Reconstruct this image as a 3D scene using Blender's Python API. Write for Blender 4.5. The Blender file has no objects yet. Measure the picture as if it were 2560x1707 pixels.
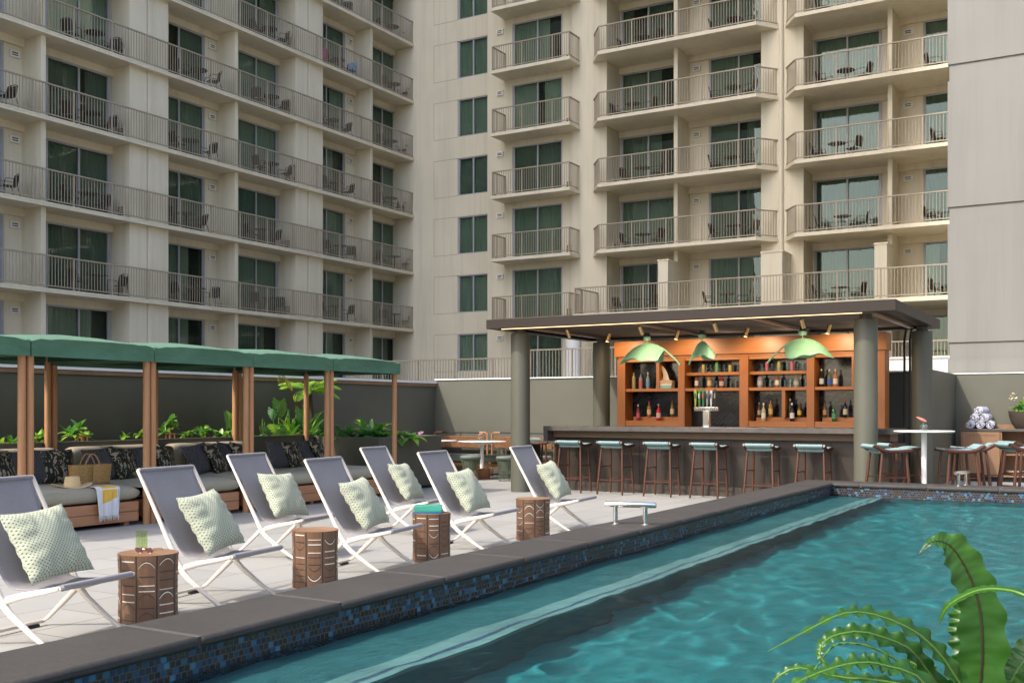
import bpy, bmesh, math, random
from mathutils import Vector, Matrix, noise as mnoise
R = math.radians
random.seed(7)
scene = bpy.context.scene
COL = scene.collection

# ------------------------------------------------------------------ camera (world: X runs along the bar, Y along the pool)
FPX, HZ, YAW, CAMH = 2636.0, 1025.0, R(30.47), 1.4
CA, SA = math.cos(YAW), math.sin(YAW)
cam_d = bpy.data.cameras.new('camera'); cam = bpy.data.objects.new('camera', cam_d); COL.objects.link(cam)
cam.location = (0, 0, CAMH); cam.rotation_euler = (R(90), 0, YAW)
cam_d.sensor_width = 36; cam_d.lens = 36 * FPX / 2560
cam_d.shift_y = (HZ - 853.5) / 2560
cam_d.clip_start = 0.05; cam_d.clip_end = 2000
scene.camera = cam

def _ray(u, v):
    a = (u - 1280) / FPX
    return a * CA - SA, a * SA + CA, (HZ - v) / FPX
def on_z(u, v, z):
    r = _ray(u, v); t = (z - CAMH) / r[2]; return Vector((r[0] * t, r[1] * t, z))
def on_x(u, v, x):
    r = _ray(u, v); t = x / r[0]; return Vector((x, r[1] * t, CAMH + r[2] * t))
def on_y(u, v, y):
    r = _ray(u, v); t = y / r[1]; return Vector((r[0] * t, y, CAMH + r[2] * t))
def at_depth(u, v, d):
    r = _ray(u, v); return Vector((r[0] * d, r[1] * d, CAMH + r[2] * d))

# ------------------------------------------------------------------ materials
def srgb(h):
    h = h.lstrip('#'); c = [int(h[i:i + 2], 16) / 255 for i in (0, 2, 4)]
    return tuple(x / 12.92 if x <= .04045 else ((x + .055) / 1.055) ** 2.4 for x in c)
class NT:
    def __init__(s, name):
        s.m = bpy.data.materials.new(name); s.m.use_nodes = True
        s.t = s.m.node_tree; s.t.nodes.clear()
        s.out = s.n('ShaderNodeOutputMaterial')
    def n(s, typ, **kw):
        nd = s.t.nodes.new(typ)
        for k, v in kw.items(): setattr(nd, k, v)
        return nd
    def l(s, a, b): s.t.links.new(a, b)
    def coord(s, scale=(1, 1, 1), rot=(0, 0, 0), kind='Object'):
        tc = s.n('ShaderNodeTexCoord'); mp = s.n('ShaderNodeMapping')
        mp.inputs['Scale'].default_value = scale; mp.inputs['Rotation'].default_value = rot
        s.l(tc.outputs[kind], mp.inputs['Vector']); return mp.outputs['Vector']
    def noise(s, vec, scale, detail=4, rough=.55, dist=0):
        nd = s.n('ShaderNodeTexNoise'); nd.inputs['Scale'].default_value = scale
        nd.inputs['Detail'].default_value = detail; nd.inputs['Roughness'].default_value = rough
        nd.inputs['Distortion'].default_value = dist; s.l(vec, nd.inputs['Vector']); return nd.outputs['Fac']
    def ramp(s, fac, stops, interp='LINEAR'):
        r = s.n('ShaderNodeValToRGB'); r.color_ramp.interpolation = interp; el = r.color_ramp.elements
        while len(el) < len(stops): el.new(.5)
        for e, (p, c) in zip(el, stops):
            e.position = p; e.color = tuple(c) + (1,) if len(c) == 3 else c
        s.l(fac, r.inputs['Fac']); return r.outputs['Color']
    def mix(s, fac, a, b, mode='MIX'):
        m = s.n('ShaderNodeMix', data_type='RGBA', blend_type=mode)
        for sock, val in ((m.inputs['Factor'], fac), (m.inputs['A'], a), (m.inputs['B'], b)):
            if hasattr(val, 'is_linked') or hasattr(val, 'node'): s.l(val, sock)
            elif isinstance(val, (int, float)): sock.default_value = val
            else: sock.default_value = tuple(val) + (1,) if len(val) == 3 else val
        return m.outputs['Result']
    def math(s, op, a, b=0.0):
        m = s.n('ShaderNodeMath', operation=op)
        for i, v in enumerate((a, b)):
            if isinstance(v, (int, float)): m.inputs[i].default_value = v
            else: s.l(v, m.inputs[i])
        return m.outputs[0]
    def bump(s, h, strength=.3, dist=.01):
        b = s.n('ShaderNodeBump'); b.inputs['Strength'].default_value = strength; b.inputs['Distance'].default_value = dist
        s.l(h, b.inputs['Height']); return b.outputs['Normal']
    def principled(s, col, rough=.6, metal=0, normal=None, spec=.5, sheen=0, trans=0):
        p = s.n('ShaderNodeBsdfPrincipled')
        for key, v in (('Base Color', col), ('Roughness', rough), ('Metallic', metal)):
            if isinstance(v, (int, float)): p.inputs[key].default_value = v
            elif isinstance(v, tuple): p.inputs[key].default_value = v + (1,) if len(v) == 3 else v
            else: s.l(v, p.inputs[key])
        p.inputs['Specular IOR Level'].default_value = spec
        if sheen: p.inputs['Sheen Weight'].default_value = sheen
        if normal is not None: s.l(normal, p.inputs['Normal'])
        s.l(p.outputs[0], s.out.inputs['Surface']); s.p = p; return s.m

def paint(name, col, var=.12, rough=.7, scale=1.2, fine=60, bump=.15, stretch=(1, 1, 1), spec=.4, metal=0):
    t = NT(name); v = t.coord(stretch)
    n1 = t.noise(v, scale, 5); n2 = t.noise(v, fine, 3)
    lo = tuple(c * (1 - var) for c in col); hi = tuple(min(1, c * (1 + var)) for c in col)
    c = t.ramp(n1, [(.3, lo), (.7, hi)])
    return t.principled(c, rough, metal, t.bump(n2, bump, .004) if bump else None, spec)
def wood(name, col, axis=2, scale=1.0, var=.35, rough=.5, tint=None):
    t = NT(name); st = [22 * scale] * 3; st[axis] = 1.3 * scale
    v = t.coord(tuple(st)); g = t.noise(v, 1, 6, .6, 1.2)
    st2 = [90 * scale] * 3; st2[axis] = 3 * scale
    f = t.noise(t.coord(tuple(st2)), 1, 3)
    big = t.noise(t.coord(), 1.1, 2)
    lo = tuple(c * (1 - var) for c in col); hi = tuple(min(1, c * (1 + var * .6)) for c in col)
    c = t.ramp(g, [(.25, lo), (.52, col), (.8, hi)])
    c = t.mix(.35, c, t.ramp(f, [(.3, tuple(x * .7 for x in col)), (.7, hi)]))
    c = t.mix(t.math('MULTIPLY', big, .3), c, tint or tuple(x * .75 for x in col))
    return t.principled(c, rough, 0, t.bump(f, .12, .003))
def fabric(name, col, scale=220, var=.25, rough=.9, ribs=None, rib_axis=0):
    t = NT(name); v = t.coord()
    n = t.noise(v, scale, 2); n2 = t.noise(v, 3, 4)
    c = t.ramp(n, [(.3, tuple(x * (1 - var) for x in col)), (.7, tuple(min(1, x * (1 + var)) for x in col))])
    c = t.mix(.25, c, t.ramp(n2, [(.3, tuple(x * .8 for x in col)), (.7, tuple(min(1, x * 1.15) for x in col))]))
    h = n
    if ribs:
        w = t.n('ShaderNodeTexWave'); w.bands_direction = 'XYZ'[rib_axis]; w.inputs['Scale'].default_value = ribs
        w.inputs['Distortion'].default_value = .4; w.inputs['Detail'].default_value = 1
        t.l(v, w.inputs['Vector'])
        c = t.mix(t.math('MULTIPLY', w.outputs['Fac'], .55), c, tuple(x * .45 for x in col)); h = w.outputs['Fac']
    return t.principled(c, rough, 0, t.bump(h, .35, .004), .2, .15)
def metal(name, col, rough=.25):
    t = NT(name); n = t.noise(t.coord((1, 1, 30)), 8, 3)
    rr = t.math('ADD', t.math('MULTIPLY', n, .12), rough - .05)
    return t.principled(tuple(col), rr, 1.0)
def thinglass(name, tint, refl=(.92, .95, 1), base=.06, rough=.01, wob=0):
    t = NT(name)
    tr = t.n('ShaderNodeBsdfTransparent'); tr.inputs['Color'].default_value = tint + (1,)
    gl = t.n('ShaderNodeBsdfGlossy'); gl.inputs['Roughness'].default_value = rough; gl.inputs['Color'].default_value = refl + (1,)
    lw = t.n('ShaderNodeLayerWeight'); lw.inputs['Blend'].default_value = .5
    if wob:
        nrm = t.bump(t.noise(t.coord(), 1.1, 2), wob, .05); t.l(nrm, gl.inputs['Normal'])
    f = t.math('ADD', t.math('MULTIPLY', t.math('POWER', lw.outputs['Facing'], 5.0), .9), base)
    mx = t.n('ShaderNodeMixShader'); t.l(f, mx.inputs[0]); t.l(tr.outputs[0], mx.inputs[1]); t.l(gl.outputs[0], mx.inputs[2])
    t.l(mx.outputs[0], t.out.inputs['Surface']); return t.m
def glow(name, col, strength):
    t = NT(name); e = t.n('ShaderNodeEmission'); e.inputs['Color'].default_value = col + (1,); e.inputs['Strength'].default_value = strength
    t.l(e.outputs[0], t.out.inputs['Surface']); return t.m
def leafmat(name, a, b, rough=.38):
    t = NT(name); v = t.coord(); n = t.noise(v, 9, 4)
    oi = t.n('ShaderNodeObjectInfo')
    c = t.ramp(n, [(.3, a), (.7, b)])
    p = t.n('ShaderNodeBsdfPrincipled'); t.l(c, p.inputs['Base Color']); p.inputs['Roughness'].default_value = rough
    p.inputs['Specular IOR Level'].default_value = .5
    t.l(t.bump(t.noise(v, 60, 2), .15, .004), p.inputs['Normal'])
    tl = t.n('ShaderNodeBsdfTranslucent'); t.l(t.mix(.5, c, tuple(min(1, x * 2.2) for x in b)), tl.inputs['Color'])
    mx = t.n('ShaderNodeMixShader'); mx.inputs[0].default_value = .3
    t.l(p.outputs[0], mx.inputs[1]); t.l(tl.outputs[0], mx.inputs[2]); t.l(mx.outputs[0], t.out.inputs['Surface']); return t.m

M = {}
def canvas(name, col):
    t = NT(name); v = t.coord(); n = t.noise(v, 2.2, 4, .55, .5); f = t.noise(v, 150, 2); w = t.noise(t.coord((1, 1, 3)), 5, 3, .5, 1.2)
    c = t.ramp(n, [(.3, tuple(x * .86 for x in col)), (.7, tuple(x * 1.16 for x in col))])
    c = t.mix(.2, c, t.ramp(f, [(.3, tuple(x * .8 for x in col)), (.7, tuple(x * 1.2 for x in col))]))
    return t.principled(c, .75, 0, t.bump(w, .35, .03), .25, .1)
def sheer():
    t = NT('sheer_curtain'); oi = t.n('ShaderNodeObjectInfo'); n = t.noise(t.coord((14, 14, .6)), 1, 3)
    c = t.ramp(oi.outputs['Random'], [(0, (.20, .22, .19)), (.35, (.38, .40, .34)), (.8, (.50, .50, .44)), (1, (.62, .60, .54))])
    c = t.mix(t.math('MULTIPLY', n, .5), c, (.16, .18, .155))
    return t.principled(c, .9, 0, None, .2)
def render_wall(name, col):
    # painted render with faint rain streaks and patches
    t = NT(name); n1 = t.noise(t.coord(), .45, 5); st = t.noise(t.coord((2.6, 2.6, .12)), 1.0, 5, .65); st2 = t.noise(t.coord((9, 9, .35)), 1.0, 3, .6); f = t.noise(t.coord(), 55, 3)
    c = t.ramp(n1, [(.3, tuple(x * .95 for x in col)), (.7, tuple(min(1, x * 1.05) for x in col))])
    c = t.mix(t.math('MULTIPLY', t.ramp(st, [(.48, (0, 0, 0)), (.75, (1, 1, 1))]), .30), c, tuple(x * .55 for x in col))
    c = t.mix(t.math('MULTIPLY', t.ramp(st2, [(.55, (0, 0, 0)), (.8, (1, 1, 1))]), .20), c, tuple(x * .6 for x in col))
    return t.principled(c, .85, 0, t.bump(f, .15, .004), .3)
def deck_material():
    t = NT('deck_paver'); v = t.coord((1, 1, 1), (0, 0, R(90)))
    b = t.n('ShaderNodeTexBrick'); b.offset = .5; b.inputs['Scale'].default_value = 1
    b.inputs['Brick Width'].default_value = 1.2; b.inputs['Row Height'].default_value = .6
    b.inputs['Mortar Size'].default_value = .0045; b.inputs['Mortar Smooth'].default_value = .2
    b.inputs['Color1'].default_value = (0, 0, 0, 1); b.inputs['Color2'].default_value = (1, 1, 1, 1); b.inputs['Mortar'].default_value = (.5, .5, .5, 1)
    t.l(v, b.inputs['Vector'])
    n = t.noise(t.coord((1, 3.5, 1)), 1.6, 6, .6); n2 = t.noise(v, 45, 4)
    base = t.ramp(b.outputs['Color'], [(0, DECK_A), (1, DECK_B)])
    c = t.mix(t.math('MULTIPLY', n, .5), base, DECK_C)
    c = t.mix(t.math('MULTIPLY', n2, .2), c, tuple(x * .8 for x in DECK_A))
    c = t.mix(b.outputs['Fac'], c, (.09, .085, .08))
    h = t.math('SUBTRACT', t.math('MULTIPLY', n2, .15), b.outputs['Fac'])
    return t.principled(c, .62, 0, t.bump(h, .4, .004), .35)
DECK_A, DECK_B, DECK_C = (.325, .318, .296), (.385, .375, .35), (.285, .272, .245)

def mosaic(name, ramp, mortar):
    # small glass mosaic, 27 mm, each tile with its own tone
    t = NT(name); tc = t.n('ShaderNodeTexCoord'); sx = t.n('ShaderNodeSeparateXYZ'); t.l(tc.outputs['Object'], sx.inputs[0])
    cx = t.n('ShaderNodeCombineXYZ'); t.l(t.math('ADD', sx.outputs[0], sx.outputs[1]), cx.inputs[0]); t.l(sx.outputs[2], cx.inputs[1])
    b = t.n('ShaderNodeTexBrick'); b.offset = .5; b.inputs['Scale'].default_value = 1
    b.inputs['Brick Width'].default_value = .031; b.inputs['Row Height'].default_value = .0285; b.inputs['Mortar Size'].default_value = .0028
    b.inputs['Color1'].default_value = (0, 0, 0, 1); b.inputs['Color2'].default_value = (1, 1, 1, 1)
    t.l(cx.outputs[0], b.inputs['Vector'])
    n = t.noise(cx.outputs[0], 3.0, 2)
    f = t.math('ADD', t.math('MULTIPLY', b.outputs['Color'], .8), t.math('MULTIPLY', n, .25))
    c = t.ramp(f, ramp)
    c = t.mix(b.outputs['Fac'], c, mortar)
    return t.principled(c, t.math('ADD', t.math('MULTIPLY', b.outputs['Fac'], .5), .15), 0, t.bump(t.math('SUBTRACT', 1.0, b.outputs['Fac']), .5, .003), .6)

def stone(name, col, scale=30, rough=.55):
    t = NT(name); v = t.coord(); n1 = t.noise(v, 1.7, 6, .65); n2 = t.noise(t.coord((.5, 2, 1)), scale, 6, .7); n3 = t.noise(v, 140, 2)
    c = t.ramp(n1, [(.3, tuple(x * .75 for x in col)), (.7, tuple(x * 1.25 for x in col))])
    c = t.mix(.4, c, t.ramp(n2, [(.35, tuple(x * .6 for x in col)), (.65, tuple(x * 1.4 for x in col))]))
    c = t.mix(t.math('GREATER_THAN', n3, .68), c, tuple(min(1, x * 2.0) for x in col))
    return t.principled(c, rough, 0, t.bump(n2, .35, .006), .4)

def dots_pillow():
    t = NT('dotted_pillow_fabric'); tc = t.n('ShaderNodeTexCoord'); mp = t.n('ShaderNodeMapping'); t.l(tc.outputs['Object'], mp.inputs['Vector'])
    mp.inputs['Scale'].default_value = (1, 1, 0); mp.inputs['Rotation'].default_value = (0, 0, R(45))
    def vor(scale, feat='F1'):
        vo = t.n('ShaderNodeTexVoronoi', voronoi_dimensions='2D', feature=feat); vo.inputs['Scale'].default_value = scale; vo.inputs['Randomness'].default_value = 0
        t.l(mp.outputs[0], vo.inputs['Vector']); return vo.outputs['Distance']
    d = vor(54); dark = t.math('LESS_THAN', d, .16); ring = t.math('GREATER_THAN', d, .36)
    n = t.noise(t.coord(), 160, 2)
    base = t.ramp(n, [(.3, (.29, .31, .19)), (.7, (.38, .40, .265))])
    c = t.mix(ring, base, (.43, .455, .345)); c = t.mix(dark, c, (.03, .035, .045))
    return t.principled(c, .9, 0, t.bump(n, .3, .003), .2, .15)
def weave_pillow():
    t = NT('black_woven_fabric'); v = t.coord((1, 1, 0), (0, 0, R(30)))
    vo = t.n('ShaderNodeTexVoronoi', voronoi_dimensions='2D'); vo.inputs['Scale'].default_value = 62; vo.inputs['Randomness'].default_value = .15; t.l(v, vo.inputs['Vector'])
    c = t.ramp(vo.outputs['Distance'], [(.12, (.36, .34, .33)), (.32, (.018, .018, .022)), (1, (.012, .012, .015))])
    return t.principled(c, .75, 0, t.bump(vo.outputs['Distance'], .6, .004), .3)
def camo_pillow():
    t = NT('palm_print_fabric'); v = t.coord((1.6, .8, 1)); n = t.noise(v, 9, 3, .5, 2.4)
    c = t.ramp(n, [(.0, (.03, .032, .022)), (.51, (.014, .016, .012)), (.56, (.37, .30, .21)), (.66, (.42, .35, .25)), (.69, (.02, .022, .016))], 'CONSTANT')
    return t.principled(c, .85, 0, None, .2)
def herring():
    t = NT('black_herringbone_tile'); v = t.coord((1, 1, 1), (R(90), 0, 0)); 
    mp = t.n('ShaderNodeMapping'); t.l(v, mp.inputs['Vector']); mp.inputs['Rotation'].default_value = (0, 0, R(45))
    b = t.n('ShaderNodeTexBrick'); b.offset = .5; b.inputs['Brick Width'].default_value = .2; b.inputs['Row Height'].default_value = .06; b.inputs['Mortar Size'].default_value = .004
    b.inputs['Scale'].default_value = 1; b.inputs['Color1'].default_value = (.008, .009, .012, 1); b.inputs['Color2'].default_value = (.018, .02, .026, 1); b.inputs['Mortar'].default_value = (.028, .028, .032, 1)
    t.l(mp.outputs[0], b.inputs['Vector'])
    return t.principled(b.outputs['Color'], .12, 0, t.bump(t.noise(v, 7, 2), .12, .01), .6)
def wicker(name, col, s=70):
    t = NT(name); tc = t.n('ShaderNodeTexCoord'); sx = t.n('ShaderNodeSeparateXYZ'); t.l(tc.outputs['Object'], sx.inputs[0])
    cx = t.n('ShaderNodeCombineXYZ'); t.l(t.math('ADD', sx.outputs[0], sx.outputs[1]), cx.inputs[0]); t.l(sx.outputs[2], cx.inputs[1])
    ck = t.n('ShaderNodeTexBrick'); ck.offset = .5; ck.inputs['Scale'].default_value = s; ck.inputs['Brick Width'].default_value = 1.0; ck.inputs['Row Height'].default_value = .55; ck.inputs['Mortar Size'].default_value = .09
    ck.inputs['Color1'].default_value = tuple(col) + (1,); ck.inputs['Color2'].default_value = tuple(x * .62 for x in col) + (1,); ck.inputs['Mortar'].default_value = tuple(x * .16 for x in col) + (1,)
    t.l(cx.outputs[0], ck.inputs['Vector'])
    return t.principled(ck.outputs['Color'], .6, 0, t.bump(t.math('SUBTRACT', 1.0, ck.outputs['Fac']), .7, .006), .35)
def water():
    t = NT('pool_water'); v = t.coord()
    n2 = t.noise(t.coord((1.0, .6, 1), (0, 0, R(20))), 13, 5, .6, .9)
    nrm = t.bump(n2, .75, .02)
    rf = t.n('ShaderNodeBsdfRefraction'); rf.inputs['IOR'].default_value = 1.33; rf.inputs['Roughness'].default_value = 0; rf.inputs['Color'].default_value = (.80, .97, .96, 1)
    gl = t.n('ShaderNodeBsdfGlossy'); gl.inputs['Roughness'].default_value = .01; t.l(nrm, gl.inputs['Normal'])
    fr = t.n('ShaderNodeFresnel'); fr.inputs['IOR'].default_value = 1.33; t.l(nrm, fr.inputs['Normal'])
    mx = t.n('ShaderNodeMixShader'); t.l(t.math('MULTIPLY', fr.outputs[0], .56), mx.inputs[0]); t.l(rf.outputs[0], mx.inputs[1]); t.l(gl.outputs[0], mx.inputs[2])
    t.l(mx.outputs[0], t.out.inputs['Surface']); return t.m

CREAM = (.66, .595, .45)
M.update(
    deck=deck_material(), water=water(),
    cream=render_wall('cream_render', CREAM),
    cream_slab=render_wall('cream_slab_paint', (.68, .615, .47)),
    rail=paint('taupe_rail_paint', (.34, .285, .205), .05, .45, 2, 60, 0),
    alu=paint('grey_aluminium', (.36, .36, .37), .05, .4, 3, 60, 0),
    pane=thinglass('tinted_window_glass', (.70, .775, .73), (.85, .97, .92), .035, .01, .06),
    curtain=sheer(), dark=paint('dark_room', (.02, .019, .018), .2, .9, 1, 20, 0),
    vent=paint('white_vent', (.7, .68, .62), .04, .5, 3, 60, 0), black=paint('black_metal', (.012, .012, .013), .1, .45, 3, 60, 0),
    chairm=paint('dark_bronze_metal', (.03, .024, .02), .1, .5, 3, 60, 0),
    greywall=render_wall('pale_grey_render', (.20, .194, .174)),
    olive=paint('olive_grey_paint', (.100, .098, .073), .10, .55, .8, 30, .2), olivecol=paint('olive_column_paint', (.094, .093, .069), .06, .5, .8, 30, .1),
    trimwhite=paint('white_trim', (.75, .74, .7), .03, .5, 2, 30, 0), soffit=paint('timber_strip_paint', (.22, .13, .07), .2, .6, 2, 30, .1),
    teak=wood('teak_post', srgb('#B5845A'), 2), teakh=wood('teak_plank', srgb('#BC8660'), 1), canopy=canvas('green_canopy_cloth', (.070, .165, .10)),
    canopyin=fabric('canopy_lining', (.03, .07, .045), 90, .08, .8),
    barwood=wood('orange_bar_timber', srgb('#A8672F'), 2, 1, .25, .42), barwoodh=wood('orange_bar_timber_boards', srgb('#AE6E35'), 0, 1, .25, .42),
    walnut=wood('walnut_leg', srgb('#51301F'), 2, 1.5, .3, .38), walnuth=wood('walnut_rail', srgb('#48281B'), 1, 1.5, .3, .38),
    cabinet=wood('cabinet_oak', srgb('#8A6A4E'), 2, 1, .2, .5), cedar=wood('cedar_block', srgb('#96623C'), 2, 1.2, .3, .55),
    stump=wood('stump_timber', srgb('#6E503A'), 2, 1.3, .38, .5), stumptop=wood('stump_top', srgb('#8F6C50'), 0, 1.1, .25, .5),
    inlay=paint('pale_inlay', (.62, .60, .52), .1, .5, 10, 60, 0), inlayd=paint('dark_inlay', (.035, .03, .025), .1, .5, 10, 60, 0),
    fascia=paint('bronze_fascia', (.024, .017, .0125), .1, .5, 1, 40, .05, spec=.25), louvre=paint('louvre_bronze', (.20, .15, .115), .1, .32, 2, 40, 0),
    led=glow('warm_led', (1, .56, .30), 1.3), bulb=glow('warm_bulb', (1, .55, .2), 4),
    counter=stone('grey_counter_stone', (.085, .077, .069), 12, .22), coping=stone('dark_basalt_coping', (.047, .042, .037), 34, .7),
    barpanel=stone('brown_porcelain_panel', (.030, .021, .0145), 5, .4), barkick=stone('brown_kick_panel', (.048, .036, .026), 8, .5),
    herring=herring(), brass=metal('brass', (.62, .45, .2), .3), steel=metal('polished_steel', (.80, .78, .74), .12), copper=metal('copper', (.6, .32, .16), .3),
    tile=mosaic('blue_brown_mosaic', [(.0, (.012, .009, .008)), (.36, (.030, .018, .013)), (.48, (.006, .009, .02)), (.66, (.007, .02, .055)), (.80, (.012, .06, .14)), (.95, (.06, .22, .36))], (.07, .05, .028)),
    tiledark=mosaic('dark_blue_mosaic', [(.0, (.02, .018, .015)), (.34, (.03, .028, .024)), (.46, (.012, .05, .11)), (.66, (.015, .12, .24)), (.84, (.05, .26, .40)), (.98, (.14, .42, .55))], (.05, .045, .032)),
    poolfloor=paint('turquoise_pool_plaster', (.020, .160, .178), .12, .7, 1.5, 8, .1), poolledge=paint('shaded_teal_ledge_plaster', (.04, .135, .15), .12, .7, 1.5, 8, .1), nosing=paint('painted_ledge_sunlight', (.19, .29, .29), .12, .7, 1.5, 8, .1),  # ledge tones paint light: teal in the wall's shade, pale where sun reaches
    frame=paint('cream_chair_frame', (.64, .58, .50), .04, .4, 3, 60, 0), sling=fabric('charcoal_sling_cloth', (.25, .235, .24), 260, .28),
    dots=dots_pillow(), weave=weave_pillow(), camo=camo_pillow(),
    cushion=fabric('taupe_ribbed_cushion', (.44, .40, .29), 160, .15, .9, 34, 1), cushionb=fabric('tan_back_cushion', (.48, .40, .285), 160, .15, .9, 40, 1),
    green_cushion=fabric('sage_vinyl', (.16, .19, .155), 60, .06, .5), rattan=wicker('rattan_weave', (.36, .17, .07), 42),
    teal=fabric('aqua_woven_seat', (.215, .325, .325), 120, .22, .8), wire=paint('sage_wire', (.10, .125, .085), .05, .4, 3, 60, 0),
    whitetop=paint('white_table_enamel', (.80, .79, .75), .02, .3, 3, 60, 0), basket=wicker('straw_weave', (.85, .50, .18), 58), hat=fabric('straw_hat_felt', (.74, .55, .29), 150, .1, .8),
    pot=paint('dark_clay_pot', (.06, .045, .035), .25, .6, 5, 50, .3), soil=paint('dark_soil', (.03, .022, .015), .3, .95, 12, 60, .6),
    leafa=leafmat('bright_leaf', (.15, .34, .025), (.33, .54, .06)), leafb=leafmat('mid_leaf', (.055, .19, .03), (.12, .31, .05)), leafc=leafmat('deep_leaf', (.03, .10, .03), (.06, .18, .04)),
    leafd=leafmat('dry_frond', (.28, .22, .05), (.45, .38, .09), .6), fern=leafmat('fern_blade', (.016, .070, .008), (.038, .125, .014), .36), stemr=paint('red_stem', (.28, .07, .03), .1, .6, 4, 60, 0),
    leaflamp=paint('green_lamp_enamel', (.31, .58, .35), .10, .25, 4, 40, .1), clear=thinglass('clear_glass', (.92, .95, .94), (1, 1, 1), .05), greenglass=thinglass('green_glass', (.86, .92, .76), (1, 1, 1), .05),
    cork=paint('cork', (.4, .26, .14), .2, .8, 20, 60, 0), rose=paint('rose_gold', (.75, .42, .36), .05, .25, 3, 30, 0, metal=1), lens=thinglass('mauve_lens', (.35, .22, .30), (.9, .8, 1), .25),
    flower=paint('coral_flower', (.80, .25, .18), .25, .4, 14, 60, 0), pinkf=paint('pink_flower', (.75, .30, .50), .2, .4, 14, 60, 0), cream_fl=paint('cream_flower', (.8, .68, .45), .15, .5, 14, 60, 0),
)
def tow():
    t = NT('patterned_towel'); n = t.noise(t.coord(), 26, 3, .55, 1.6)
    c = t.ramp(n, [(.0, (.74, .74, .80)), (.47, (.70, .70, .77)), (.5, (.06, .06, .11)), (.545, (.05, .05, .1)), (.57, (.74, .74, .80))])
    return t.principled(c, .95, 0, t.bump(t.noise(t.coord(), 90, 2), .5, .006), .1)
M['towelp'] = tow()
def _unused(): pass
def simple(name, col, rough=.5):
    if name not in M: M[name] = paint(name, col, .08, rough, 6, 60, 0)
    return M[name]

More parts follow.
